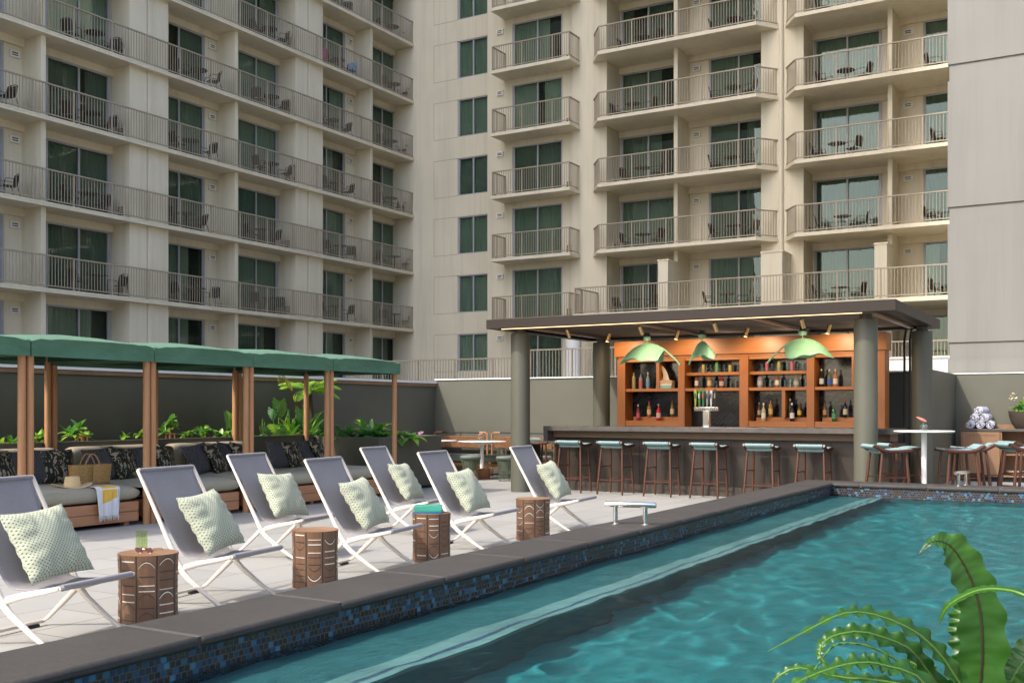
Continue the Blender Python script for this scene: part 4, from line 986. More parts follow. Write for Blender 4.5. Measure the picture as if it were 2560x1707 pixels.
# ------------------------------------------------------------------ bar counter
bc = thing('bar_counter', 'long bar counter with grey stone top and brown stone panelled front', 'bar')
m = MB().box(-8.87, -2.99, 16.15, 17.0, 1.045, 1.125); m.build('counter_top', 'counter', bc, bevel=.004)
MB().box(-8.87, -8.79, 16.16, 17.0, .86, 1.044).build('counter_end', 'counter', bc, smooth=False)
MB().box(-8.78, -3.1, 16.35, 16.95, .93, 1.044).build('apron', simple('dark_apron_timber', (.13, .075, .042), .5), bc, smooth=False)
m = MB(); x = -8.80
while x < -3.1:
    m.box(x + .002, min(x + .8, -3.1) - .002, 16.50, 16.56, .16, .93); x += .8
m.build('front_panel', 'barpanel', bc, smooth=False)
# scribed arcs on the stone front
rnd = random.Random(5); arcs = MB()
for k in range(26):
    cx, cz, rr_ = -8.6 + 5.3 * rnd.random(), rnd.uniform(.2, .9), rnd.choice([.12, .2, .28, .36]); a0 = rnd.uniform(0, 6.28); sp = rnd.uniform(1.5, 4)
    pts = [(cx + rr_ * math.cos(a0 + sp * i / 18), 16.498, cz + rr_ * math.sin(a0 + sp * i / 18)) for i in range(19)]
    run = []
    for p in pts + [None]:
        ok = p and .17 < p[2] < .92 and -8.79 < p[0] < -3.12
        if ok: run.append(p)
        elif len(run) > 2: arcs.tube(run, .003, 4); run = []
        else: run = []
arcs.build('scribed_arc', 'black', bc, smooth=False)
MB().box(-8.80, -3.1, 16.47, 16.55, 0, .158).build('kick_board', 'barkick', bc, smooth=False)
MB().box(-8.80, -3.1, 16.57, 16.9, 0, .93).build('carcass', 'black', bc, smooth=False)
lc = thing('side_counter', 'low grey side counter stepping down at the bar end', 'counter')
MB().box(-9.62, -8.88, 16.72, 17.25, .79, .86).build('counter_top', 'counter', lc, bevel=.004)
for a, b in ((-8.98, -8.885), (-9.58, -9.50)): MB().box(a, b, 16.76, 17.2, 0, .79).build('leg_panel', 'barpanel', lc, smooth=False)

# ------------------------------------------------------------------ timber back bar
bb = thing('back_bar', 'orange timber back bar shelving with black herringbone tiles', 'shelf unit')
YB, YD = 18.2, 18.56
PX = [(-8.40, -8.235), (-7.18, -7.05), (-6.02, -5.86), (-4.83, -4.70), (-3.69, -3.535)]
for a, b in PX: MB().box(a, b, YB, YD, 0, 2.36).build('post', 'barwood', bb, bevel=.004)
MB().box(-8.44, -3.50, YB - .05, YD, 2.40, 2.69).build('header', 'barwoodh', bb, bevel=.005)
MB().box(-8.38, -3.54, YB + .01, YD, 2.362, 2.398).build('header_board', 'barwoodh', bb, smooth=False)
MB().box(-8.38, -3.55, YD, YD + .04, 0, 2.5).build('tile_back', 'herring', bb, smooth=False)
sh = MB(); bays = [(PX[i][1], PX[i + 1][0]) for i in range(4)]
for i, (a, b) in enumerate(bays):
    MB().box(a, b, YB + .02, YD, 1.745, 1.80).build('shelf', 'barwoodh', bb, bevel=.003)
    MB().box(a, b, YB + .03, YD, 2.30, 2.36).build('bay_head', 'barwoodh', bb, bevel=.003)
    if i in (1, 2): MB().box(a, b, YB + .09, YD, 2.03, 2.085).build('shelf', 'barwoodh', bb, bevel=.003)
    if i != 1:
        MB().box(a, b, YB + .02, YD, .9, 1.205).build('bottle_step', 'barwoodh', bb, bevel=.003)
        MB().box(a + .10, b, YB + .16, YD, 1.206, 1.275).build('bottle_step', 'barwoodh', bb, bevel=.003)
    MB().box(a, b, YB + .1, YD, .5, .9).build('base_panel', 'barwoodh', bb, smooth=False)
MB().box(-7.62, -7.56, YB + .03, YD, 1.80, 2.30).build('divider', 'barwood', bb, smooth=False)
MB().box(-5.27, -5.21, YB + .03, YD, 1.275, 1.745).build('divider', 'barwood', bb, smooth=False)
MB().box(-4.08, -4.02, YB + .03, YD, 1.80, 2.30).build('divider', 'barwood', bb, smooth=False)
wk = MB().box(-8.3, -3.2, 17.9, 18.19, .82, .86).box(-8.3, -3.2, 17.95, 18.18, 0, .82)
wk.build('work_counter', 'counter', bb, smooth=False)

# bottles, cans, glasses on the back bar
def bottle(label, x, y, z, h, r, body, labcol=None, cap=(.02, .02, .02), shape='b', neck=None):
    t = thing('bottle', label, 'bottle', (x, y, z), 0, 'bottles on the back bar')
    sh_ = .60 if shape == 'b' else .66
    prof = [(r * .9, 0), (r, .008), (r, h * sh_), (r * .8, h * (sh_ + .06)), (r * .38, h * (sh_ + .16)), (r * .30, h * (sh_ + .2)), (r * .30, h * .93)]
    if shape == 's': prof = [(r, 0), (r, h * .62), (r * .9, h * .66), (r * .34, h * .72), (r * .34, h * .86)]
    if shape == 't': prof = [(r * .95, 0), (r, .008), (r, h * .72), (r * .6, h * .82), (r * .38, h * .86), (r * .38, h * .93)]
    mat = body if isinstance(body, str) else simple('bottle_' + '_'.join(str(int(c * 100)) for c in body), body, .08)
    MB().lathe(prof, 18).build('glass_body', mat, t)
    hz = prof[-1][1]
    MB().lathe([(r * .36, hz - h * .05), (r * .36, h), (0, h)], 14).build('cap', simple('bottle_cap_' + '_'.join(str(int(c * 100)) for c in cap), cap, .4), t)
    if labcol: MB().lathe([(r + .0012, h * .16), (r + .0012, h * .46)], 18).build('label', simple('bottle_label_' + '_'.join(str(int(c * 100)) for c in labcol), labcol, .7), t)
def bx_(u, y=18.36): return on_y(u, 970, y).x
def un(zx, off=1480, sc=4.523): return off + zx / sc
WH, TAN = (.68, .66, .60), (.62, .48, .27)
UP, LOWB, LOWF, TOPS = 1.801, 1.277, 1.207, 2.087
B = lambda lab, zx, z, h, r, body, lc_=None, cap=(.02, .02, .02), shape='b', y=18.36: bottle(lab, bx_(un(zx), y), y, z, h, r, body, lc_, cap, shape)
B('tall straw coloured bottle at the end of the first upper shelf', 473, UP, .30, .036, (.30, .27, .10), None, (.45, .3, .15), 't')
B('clear bottle with a red label on the first upper shelf', 551, UP, .31, .036, (.25, .26, .26), (.55, .10, .08), (.03, .03, .03))
B('clear bottle with a blue label beside the red labelled one', 632, UP, .31, .036, (.25, .27, .28), (.10, .30, .50), (.5, .5, .52))
B('small dark pink bottle with a round white badge, first lower bay', 521, LOWF, .30, .033, (.18, .03, .035), (.55, .08, .10), (.6, .58, .55), 'b', 18.27)
B('whiskey bottle with tan label and red cap, first lower bay', 645, LOWB, .29, .038, (.30, .13, .03), TAN, (.35, .04, .03), 's')
B('bright red bottle standing forward in the first lower bay', 752, LOWF, .31, .040, (.48, .012, .015), (.6, .45, .4), (.3, .3, .32), 'b', 18.27)
B('slim amber bottle with pale label at the first bay end', 907, LOWB, .32, .036, (.16, .09, .02), (.58, .49, .30), (.02, .02, .02))
B('rose wine bottle with white label, second bay', 1183, UP, .30, .034, (.20, .07, .05), WH, (.02, .02, .03))
B('amber bottle with cream label and wooden stopper, second bay', 1327, UP, .30, .038, (.33, .14, .04), (.55, .44, .28), (.5, .33, .15))
B('square dark red bottle, second bay', 1465, UP, .26, .042, (.20, .015, .02), (.45, .40, .33), (.02, .02, .02), 's')
B('squat clear bottle with black and white label, third bay', 1900, UP, .27, .047, (.22, .23, .23), (.45, .44, .44), (.06, .02, .02), 's')
B('amber bottle with white label beside the squat clear one', 2095, UP, .27, .040, (.24, .09, .04), WH, (.4, .25, .12), 's')
B('round clear bottle with cork ball stopper, third bay', 2310, UP, .23, .045, (.20, .22, .21), (.4, .42, .40), (.55, .28, .1), 's')
B('brown bottle behind the white wine, third lower bay', 1890, LOWB, .26, .030, (.10, .04, .02), (.42, .34, .24), (.4, .25, .12))
B('white wine bottle with pale green label, third lower bay', 1940, LOWF, .32, .037, (.42, .38, .20), WH, (.75, .73, .66), 'b', 18.27)
B('tall amber bottle with gold label, third lower bay', 2020, LOWB, .33, .038, (.28, .14, .02), (.58, .42, .14), (.03, .02, .02))
B('champagne bottle with pale foil neck behind the red wine', 2240, LOWB, .32, .036, (.03, .035, .02), None, (.62, .56, .42))
B('red wine bottle with big white label, third lower bay', 2262, LOWF, .32, .037, (.025, .012, .012), WH, (.7, .68, .64), 'b', 18.27)
B('bottle with a yellow label near the fourth post', 2345, LOWB, .26, .035, (.08, .06, .02), (.62, .42, .06), (.1, .12, .03))
B4 = lambda lab, zx, z, h, r, body, lc_=None, cap=(.02, .02, .02), shape='b', y=18.36: bottle(lab, bx_(2000 + zx / 3.734, y), y, z, h, r, body, lc_, cap, shape)
B4('champagne bottle with gold foil and white label, last upper shelf', 200, UP, .31, .038, (.015, .02, .014), WH, (.62, .52, .3))
B4('bottle with a broad blue label, last upper shelf', 274, UP, .30, .038, (.10, .13, .05), (.04, .10, .42), (.5, .5, .42))
B4('rose wine bottle with white label, last upper shelf', 330, UP, .30, .038, (.42, .16, .09), WH, (.62, .55, .42))
B4('brown bottle with an orange label, last lower bay', 232, LOWB, .28, .033, (.12, .05, .02), (.5, .27, .08), (.02, .02, .02))
B4('green bottle standing forward, last lower bay', 317, LOWF, .29, .036, (.02, .12, .03), (.10, .28, .12), (.02, .16, .05), 'b', 18.27)
B4('black bottle with cream label and red cap, last lower bay', 422, LOWB, .31, .036, (.015, .014, .012), (.58, .50, .30), (.4, .03, .03))
def can(label, zx, col, h=.16):
    t = thing('drink_can', label, 'can', (bx_(un(zx), 18.40), 18.40, TOPS), 0, 'cans on the top shelves')
    MB().lathe([(.026, 0), (.030, .008), (.030, h * .88), (.022, h), (0, h)], 20).build('body', simple('can_' + '_'.join(str(int(c * 100)) for c in col), col, .35), t)
    MB().lathe([(.0315, h * .12), (.0315, h * .35)], 20).build('band', simple('can_band_' + '_'.join(str(int(c * 100)) for c in col), tuple(min(1, c * .5 + .12) for c in col), .4), t)
can('gold can on the second bay top shelf', 1260, (.52, .36, .08), .15)
can('green and white can on the second bay top shelf', 1412, (.12, .36, .12), .19)
can('squat yellow can with white top, second bay top shelf', 1562, (.48, .36, .05), .13)
can('raspberry pink can, first of the third bay top shelf', 1978, (.50, .10, .18), .18)
can('yellow green can between two pink cans', 2115, (.46, .42, .08), .18)
can('pink can past the yellow green can', 2260, (.55, .13, .24), .18)
gsrc = MB().lathe([(.026, 0), (.031, .004), (.036, .14), (.034, .14), (.029, .010), (0, .010)], 20).mesh('drinking_glass', 'clear')
def glasses(xs, z, y, lab):
    for k, x in enumerate(xs):
        o = bpy.data.objects.new('drinking_glass', gsrc); COL.objects.link(o); o.location = (x, y, z); tag(o, lab, 'glass', lab.replace('clear tumbler', 'clear tumblers'))
a, b = bays[1]
glasses([a + .22 + .085 * k for k in range(9)], TOPS, 18.49, 'clear tumbler in the row on the second bay top shelf')
glasses([a + .5 + .09 * k for k in range(6)], UP, 18.49, 'clear tumbler in the row on the second bay middle shelf')
a, b = bays[2]
glasses([a + .16 + .09 * k for k in range(10)], TOPS, 18.49, 'clear tumbler in the row on the third bay top shelf')
glasses([a + .12 + .09 * k for k in range(10)], UP, 18.49, 'clear tumbler in the row on the third bay middle shelf')
xf = bx_(un(830))
for i, (cx_, w_, h_, col, nm_) in enumerate(((xf, .15, .05, (.20, .45, .45), 'pale teal book at the bottom of the shelf stack'), (xf + .01, .145, .045, (.62, .55, .50), 'off white book in the middle of the shelf stack'), (xf + .02, .135, .055, (.50, .33, .2), 'tan book on top of the shelf stack'))):
    book('shelf%d' % i, nm_, (cx_, 18.36, UP + (0, .051, .097)[i]), R(3 * i), w_, .10, h_, col, 'books on the back bar shelf')
fin = thing('fin_ornament', 'cream surfboard fin ornament standing on the shelf books', 'ornament', (xf, 18.36, UP + .153))
prof = [(-.085, 0), (-.05, .04), (-.045, .10), (-.06, .17), (-.09, .235), (-.12, .27), (-.10, .28), (-.05, .26), (-.0, .21), (.04, .14), (.065, .06), (.085, 0)]
MB().prism([(x, z) for x, z in prof], -.012, .012).xf(lambda p: Vector((p.x, p.z, p.y))).build('fin', simple('fin_resin', (.68, .58, .42), .4), fin, bevel=.006)

tap = thing('beer_tap_tower', 'chrome beer tap tower with six taps and coloured handles', 'beer tap', (-6.10, 16.75, 1.126))
MB().box(-.055, .055, -.04, .04, 0, .26).box(-.07, .07, -.06, .06, 0, .012).build('column', 'steel', tap, bevel=.01)
MB().box(-.21, .21, -.045, .045, .255, .335).build('manifold', 'steel', tap, bevel=.012)
for i, col in enumerate(((.42, .40, .04), (.05, .24, .07), (.04, .20, .06), (.30, .30, .30), (.60, .60, .58), (.03, .025, .02))):
    x = -.17 + .068 * i
    MB().tube([(x, -.04, .31), (x, -.085, .305), (x, -.10, .27)], .011, 8).build('faucet', 'steel', tap)
    hh = (.62, .60, .63, .60, .60, .62)[i]
    MB().tube([(x, -.07, .33), (x, -.07, .36), (x, -.07, .45), (x, -.07, .55), (x, -.07, hh - .01), (x, -.07, hh)], [.008, .015, .018, .026, .024, .012], 10, sx=.6).build('tap_handle', simple('tap_handle_%d' % i, col, .35), tap)
    MB().box(x - .012, x + .012, -.0955, -.0865, .47, .55).build('handle_badge', simple('tap_badge_%d' % i, ((.05, .16, .04), (.55, .55, .5), (.5, .06, .05), (.06, .06, .06), (.08, .08, .08), (.3, .25, .15))[i], .5), tap, smooth=False)

# ------------------------------------------------------------------ bar stools (local: faces +y)
def make_bar_stool():
    t = thing('bar_stool', '', 'bar stool', group='walnut bar stools with aqua seats')
    top = {(-1, 1): (-.185, .17), (1, 1): (.185, .17), (-1, -1): (-.19, -.15), (1, -1): (.19, -.15)}
    bot = {(-1, 1): (-.215, .225), (1, 1): (.215, .225), (-1, -1): (-.235, -.235), (1, -1): (.235, -.235)}
    def on(k, z):
        f = 1 - z / .79; a, b = top[k], bot[k]; return (a[0] + (b[0] - a[0]) * f, a[1] + (b[1] - a[1]) * f, z)
    for k in top: MB().tube([on(k, z) for z in (0, .02, .10, .40, .70, .79)], [.012, .016, .019, .021, .018, .015], 12).build('leg', 'walnut', t)
    for s in (-1, 1): MB().tube([on((s, -1), .46), on((s, 1), .46)], [.009, .009], 8, sx=1.3).build('side_stretcher', 'walnuth', t)
    for s in (-1, 1): MB().tube([on((-1, s), .24), on((1, s), .24)], [.011, .011], 8).build('foot_rail', 'walnuth', t)
    pr = [(.240, .826), (.10, .812), (-.06, .810), (-.13, .818), (-.18, .840), (-.22, .866), (-.262, .880)]
    for s in (-1, 1):
        m = MB()
        m.tube([(s * .222, y, z - .012) for y, z in pr], [.020, .022, .024, .027, .029, .028, .022], 10, sx=.8, up=(0, 0, 1)); m.build('side_rail', 'walnuth', t)
    for y, z in ((.225, .808), (-.14, .80)): MB().tube([(-.21, y, z), (.21, y, z)], .013, 8).build('cross_rail', 'walnuth', t)
    def roll(poly, w, n=26, bow=0):
        k = len(poly)
        def fn(u, v):
            i = int(round(v * k)) % k; y, z = poly[i]; a = 2 * u - 1
            return (w * a, y - bow * (1 - a * a), z + .004 * math.sin(u * 60))
        return MB().sheet(fn, n, k)
    seat_poly = [(.235, .838), (.12, .826), (0, .818), (-.09, .823), (-.14, .828), (-.168, .815), (-.176, .792), (-.15, .770), (-.10, .776), (0, .786), (.12, .794), (.23, .806)]
    roll(seat_poly, .200).build('seat', 'teal', t, angle=75)
    back_poly = [(-.15, .836), (-.19, .854), (-.222, .876), (-.245, .889), (-.268, .886), (-.282, .868), (-.272, .850), (-.245, .836), (-.205, .824), (-.165, .822)]
    roll(back_poly, .198, bow=.012).build('back_pad', 'teal', t, angle=75)
    return t
bs = make_bar_stool()
sl = ['first from the sling chairs', 'second along', 'third along', 'fourth along', 'fifth along', 'last, next to the front column']
for i, u in enumerate((1431, 1538, 1653, 1770, 1904, 2032)):
    x = on_y(u, 1110, 16.05).x
    place(bs, (x, 16.10 + (.01, -.02, .0, .02, -.01, .01)[i], 0), R((2, -2, 1, -3, 2, -1)[i]), f'aqua seated walnut stool at the bar front, {sl[i]}', i == 0)
place(bs, (-9.30, 16.95, 0), R(-95), 'aqua stool half hidden behind the bar end at the low side counter', False)
AR = YAW
place(bs, (-2.90, 15.10, 0), R(-90) + AR + R(4), 'aqua stool tucked at the near column side of the tall white table', False, 1.05)
place(bs, (-2.88, 15.82, 0), R(-90) + AR + R(12), 'aqua stool behind the one on the column side of the tall table', False, 1.05)
place(bs, (-2.05, 15.56, 0), R(90) + AR + R(-6), 'aqua stool facing the column across the tall white table', False, 1.05)
place(bs, (-1.98, 16.28, 0), R(90) + AR + R(-14), 'aqua stool behind the one opposite the column at the tall table', False, 1.05)
place(bs, (-1.38, 16.75, 0), R(-90) + AR + R(2), 'aqua stool before the open cabinet shelves, cut by the picture edge', False, 1.05)
place(bs, (-1.42, 17.65, 0), R(-90) + AR + R(8), 'aqua stool partly hidden by the one cut by the picture edge', False, 1.05)

ht = thing('high_table', 'tall round white pedestal table with a coral flower vase', 'table', (-2.47, 15.38, 0))
MB().lathe([(.38, 1.095), (.395, 1.105), (.395, 1.118), (.385, 1.12)], 56).build('table_top', 'whitetop', ht)
MB().tube([(0, 0, .01), (0, 0, 1.095)], .036, 20).build('pedestal', 'whitetop', ht)
MB().lathe([(.24, 0), (.235, .012), (.04, .03)], 40).build('base', 'whitetop', ht)
def vase(label, loc, col, rz, h=.085, group='flower vases on the tables'):
    t = thing('flower_vase', label, 'vase', loc, rz, group)
    MB().lathe([(.045, 0), (.052, .008), (.054, h * .6), (.04, h * .85), (.032, h), (.030, h), (.038, h * .82), (.05, h * .5), (.048, .012), (0, .012)], 24).build('glass_jar', 'clear', t)
    MB().tube([(.01, 0, .012), (.0, 0, .08), (-.02, 0, .13)], .004, 6).build('stem', 'leafb', t)
    def petal(u, v):
        r = v; a = u * 2 * math.pi; rr_ = .075 * r * (1 + .25 * math.cos(a)); return (-.02 - rr_ * math.cos(a) * .95, rr_ * math.sin(a) * .8, .135 + .05 * r * math.cos(a) * .7 + .02 * r * r)
    MB().sheet(petal, 24, 6).build('flower', col, t, solid=.002)
    MB().tube([(-.02, 0, .14), (-.045, 0, .165), (-.07, 0, .175)], [.006, .005, .003], 6).build('spadix', simple('flower_spadix', (.6, .5, .1), .6), t)
vase('glass jar with a coral anthurium on the tall white table', (-2.47, 15.36, 1.121), 'flower', R(35))

# ------------------------------------------------------------------ towel cabinet
cb = thing('towel_cabinet', 'oak sideboard cabinet with grey top holding rolled towels and a pot', 'cabinet')
CX0, CX1, CY0, CY1 = -2.93, -.4, 22.5, 23.04
MB().box(CX0, CX1, CY0, CY1, .985, 1.035).build('top', 'counter', cb, bevel=.004)
m = MB().box(CX0, CX0 + .03, CY0 + .01, CY1, .10, .984).box(CX0 + .71, CX0 + .74, CY0 + .02, CY1, .13, .984).box(CX1 - .03, CX1, CY0 + .01, CY1, .10, .984).box(CX0 + .03, CX1 - .03, CY0 + .01, CY1, .10, .13).box(CX0 + .03, CX1 - .03, CY1 - .02, CY1 - .001, .13, .984).box(CX0 + .74, CX1 - .03, CY0 + .02, CY1 - .02, .52, .545)
m.build('carcass', 'cabinet', cb, bevel=.002)
m = MB().box(CX0 + .035, CX0 + .705, CY0 - .004, CY0 + .018, .14, .975); m.box(CX0 + .10, CX0 + .64, CY0 - .001, CY0 + .019, .20, .92)
m = MB().box(CX0 + .035, CX0 + .10, CY0 - .006, CY0 + .018, .14, .975).box(CX0 + .64, CX0 + .705, CY0 - .006, CY0 + .018, .14, .975).box(CX0 + .10, CX0 + .64, CY0 - .006, CY0 + .018, .91, .975).box(CX0 + .10, CX0 + .64, CY0 - .006, CY0 + .018, .14, .205).box(CX0 + .10, CX0 + .64, CY0 + .004, CY0 + .018, .205, .91)
m.build('door', 'cabinet', cb, smooth=False)
MB().box(CX0, CX1, CY1 - .03, CY1, 1.036, 1.12).build('back_rail', 'cabinet', cb, smooth=False)
MB().box(CX0 + .06, CX1 - .06, CY0 + .08, CY1 - .04, 0, .099).build('plinth', 'black', cb, smooth=False)
bw = thing('bowl', 'shallow cream bowl on the bottom shelf of the towel cabinet', 'bowl', (-1.93, 22.72, .131))
MB().lathe([(.08, 0), (.15, .03), (.2, .085), (.205, .10), (.19, .095), (.14, .04), (0, .02)], 36).build('bowl', simple('cream_ceramic', (.62, .55, .45), .4), bw)
def towel_roll():
    m = MB(); n = 60; pts = []
    def fn(u, v):
        a = u * 3.3 * 2 * math.pi; r = .018 + .066 * u
        return (r * math.cos(a) * (1 + .03 * math.sin(3 * a)), (v - .5) * .36 + .012 * math.sin(a * .7 + 1), r * math.sin(a) * .93 + .079)
    return m.sheet(fn, n, 8)
tr_ = towel_roll().mesh('rolled_towel', 'towelp', angle=80)
tn = 0
TL_ = ['bottom row first', 'bottom row middle', 'bottom row last', 'middle row first', 'middle row second', 'top of the pile']
for row, n in enumerate((3, 2, 1)):
    for k in range(n):
        o = bpy.data.objects.new('rolled_towel', tr_); COL.objects.link(o)
        o.location = (-2.58 + (k - (n - 1) / 2) * .165, 22.75 + .02 * ((k + row) % 2), 1.036 + row * .135); o.rotation_euler = (0, 0, R(-8 + 5 * k - 3 * row))
        md = o.modifiers.new('solid', 'SOLIDIFY'); md.thickness = .016; md.offset = 0
        tag(o, f'rolled patterned towel on the cabinet, {TL_[tn]}', 'towel', 'rolled towels stacked on the cabinet'); tn += 1

# ------------------------------------------------------------------ leaves and plants
def leaf(mb, base, d, L, W, droop=.5, fold=.25, mi=0, n=7, roll=0, tip=1.0, wav=0):
    """one bent leaf blade: starts at base heading along d, drooping under its weight"""
    d = Vector(d).normalized(); up = Vector((0, 0, 1)); side = d.cross(up)
    if side.length < .05: side = Vector((1, 0, 0))
    side.normalize(); side = Matrix.Rotation(roll, 3, d) @ side
    vs = []; p = Vector(base); h = d.copy()
    for i in range(n + 1):
        s = i / n; w = W * .5 * (math.sin(math.pi * min(1, s * .96 + .03) ** .75) ** .9) if i < n else 0
        nrm = side.cross(h).normalized()
        wv = wav * W * math.sin(i * 2.2)
        vs += [p - side * w + nrm * (w * fold + wv), p, p + side * w + nrm * (w * fold - wv)]
        h = (h + Vector((0, 0, -1)) * droop / n * (1 + s)).normalized(); p = p + h * (L / n)
    fs = []
    for i in range(n):
        a = i * 3; fs += [(a, a + 1, a + 4, a + 3), (a + 1, a + 2, a + 5, a + 4)]
    mb.add(vs, fs, mi)
def rosette(mb, c, n, L, W, rnd, el=(15, 70), mi=(0, 1), droop=.6):
    for k in range(n):
        a = 2.4 * k + rnd.uniform(-.3, .3); e = R(rnd.uniform(*el)); l = L * rnd.uniform(.7, 1.15)
        leaf(mb, c, (math.cos(a) * math.cos(e), math.sin(a) * math.cos(e), math.sin(e)), l, W * rnd.uniform(.8, 1.15), droop * rnd.uniform(.6, 1.4), .2, rnd.choice(mi), 6, rnd.uniform(-.3, .3))
LM = ['leafa', 'leafb', 'leafc', 'leafd']
def shrub(label, u, vtop, spread, n, seed, x=-12.72, zb=.88, mi=(0, 0, 1), L=.17, W=.075, heads=3):
    p = on_x(u, vtop, x); rnd = random.Random(seed); h = max(.12, p.z - zb)
    t = thing('shrub', label, 'plant', (x, p.y, zb), 0, 'leafy shrubs in the trough behind the sofas')
    st, lf = MB(), MB()
    for k in range(heads):
        a = 6.28 * k / heads + rnd.uniform(0, 1); r = spread * (0.15 if k == 0 else rnd.uniform(.5, 1)); hh = h * (1 - L * .25 / h if k == 0 else rnd.uniform(.45, .85))
        c = Vector((r * .5 * math.cos(a), r * math.sin(a), max(.06, hh - L * .35)))
        st.tube([(c.x * .2, c.y * .2, -.03), (c.x * .7, c.y * .6, c.z * .55), c], .006, 6)
        rosette(lf, c, n, L, W, rnd, (-10, 75), mi, .7)
    st.build('stem', 'stemr', t); lf.build('foliage', LM, t, angle=80)
shrub('low bright leafy shrub by the first cabana, cut by the picture edge', 30, 1090, .20, 7, 1)
shrub('small bright shrub between the two front posts near the first sofa', 112, 1082, .12, 8, 2)
shrub('broad lime leaved shrub beside the copper lamp, behind the second sofa', 192, 1052, .24, 9, 3, heads=4, L=.2, W=.085)
shrub('tiny upright tuft of green leaves alone in the trough', 312, 1080, .07, 9, 4, heads=2, L=.12, W=.05)
shrub('lime shrub half hidden behind a double cabana post', 370, 1062, .12, 8, 5)
shrub('tall stemmed lime shrub rising beside a copper lamp', 424, 1037, .14, 9, 6, heads=3)
shrub('bright shrub just past the second copper lamp', 474, 1066, .12, 8, 7, heads=2)
shrub('dense bright shrub in the trough behind the third sofa', 520, 1062, .18, 9, 8, heads=4)
shrub('low yellow green groundcover shrub before the elephant ear', 560, 1078, .16, 8, 9, heads=4, L=.13)
def elephant(label, items, seed, x=-12.75, zb=.88, kind='elephant ear'):
    rnd = random.Random(seed); u0, v0 = items[0][:2]; p0 = on_x(u0, v0, x)
    t = thing('elephant_ear_plant', label, 'plant', (x, p0.y, zb), 0, 'big leaved plants behind the sofas')
    for (u, v, w, h, face, mi) in items:
        c = on_x(u, v, x + rnd.uniform(-.08, .12)) - Vector((x, p0.y, zb))
        m = MB(); f = R(face)
        def fn(q, s):
            a = 2 * q - 1; ww = w * .5 * (math.sin(math.pi * min(1, .10 + s * .9) ** .62) ** .62)
            if s > .97: ww *= .2
            lobe = .22 * h * (abs(a) ** 1.5) * max(0, 1 - s * 3)
            yy = a * ww; zz = (.5 - s) * h + lobe; xx = .10 * h * math.sin(s * 2.6) - .22 * abs(a) * ww + .012 * math.sin(s * 40 + abs(a) * 4) * abs(a)
            return (c.x + xx * math.cos(f) - yy * math.sin(f), c.y + xx * math.sin(f) + yy * math.cos(f), c.z + zz)
        m.sheet(fn, 14, 22); m.build('leaf', mi, t, angle=80)
        MB().tube([(rnd.uniform(-.05, .05), rnd.uniform(-.06, .06), -.03), (c.x * .6 - .04, c.y * .55, c.z * .5), (c.x - .02, c.y, c.z + h * .36)], [.012, .009, .006], 6).build('leaf_stalk', 'leafa', t)
elephant('pair of yellow green elephant ear leaves beside a back cabana post', [(583, 1056, .26, .28, -20, 'leafa'), (566, 1056, .20, .30, 30, 'leafc')], 1)
elephant('large dark elephant ear plant in the middle of the lush bed', [(700, 1024, .29, .30, -12, 'leafb'), (722, 1042, .16, .2, 50, 'leafc'), (682, 1036, .18, .2, -60, 'leafc')], 2)
elephant('big upright elephant ear leaf on a pale stalk nearest the last sofa', [(752, 1047, .25, .34, -8, 'leafb'), (742, 1072, .2, .16, 40, 'leafc'), (790, 1046, .22, .18, -35, 'leafb')], 3, -12.7)
def strap(label, u, v, seed, n, L, W, x=-12.72, zb=.88, el=(40, 85), mi=(0, 1), droop=.7):
    p = on_x(u, v, x); rnd = random.Random(seed); t = thing('strap_leaf_plant', label, 'plant', (x, p.y, zb), 0, 'strappy plants in the lush bed')
    m = MB(); rosette(m, (0, 0, 0), n, L, W, rnd, el, mi, droop); m.build('foliage', LM, t, angle=80)
strap('tall strap leaved plant curling around the end back post', 772, 1086, 5, 10, .62, .07)
strap('broad paddle leaved plant in front of the large elephant ear', 686, 1086, 8, 13, .38, .12, -12.75, el=(15, 70))
strap('dark low leafy plant beside the third back post', 645, 1086, 9, 12, .26, .11, -12.8, el=(5, 55), mi=(1, 2, 2))
strap('grey green drooping plant at the end of the long trough', 812, 1086, 10, 14, .34, .13, -12.8, el=(5, 60), mi=(1, 2))
strap('thin bronze stemmed plant rising by the third double post', 656, 1080, 12, 8, .36, .022, -13.0, el=(65, 88), mi=(0, 3), droop=.1)
mn = thing('monstera_plant', 'split leaved monstera catching the light behind the last sofa', 'plant', tuple(on_x(680, 1080, -12.7)))
for k, (dy, dz, f, mi) in enumerate(((0, .03, -10, 'leafa'), (-.17, .0, 15, 'leafc'), (.17, .02, -35, 'leafb'))):
    m = MB()
    def fn(q, s):
        a = 2 * q - 1; w = .12 * (math.sin(math.pi * (.12 + .88 * s) ** .7) ** .6) * (1 - (.35 if math.sin(s * 30) > .45 else 0) * abs(a) ** .5)
        yy = a * w; return (.10 * math.sin(s * 2) - .2 * abs(yy) + yy * -math.sin(R(f)) * .5, dy + yy, dz + .11 - .22 * s)
    m.sheet(fn, 12, 36).build('leaf', mi, mn, angle=80)
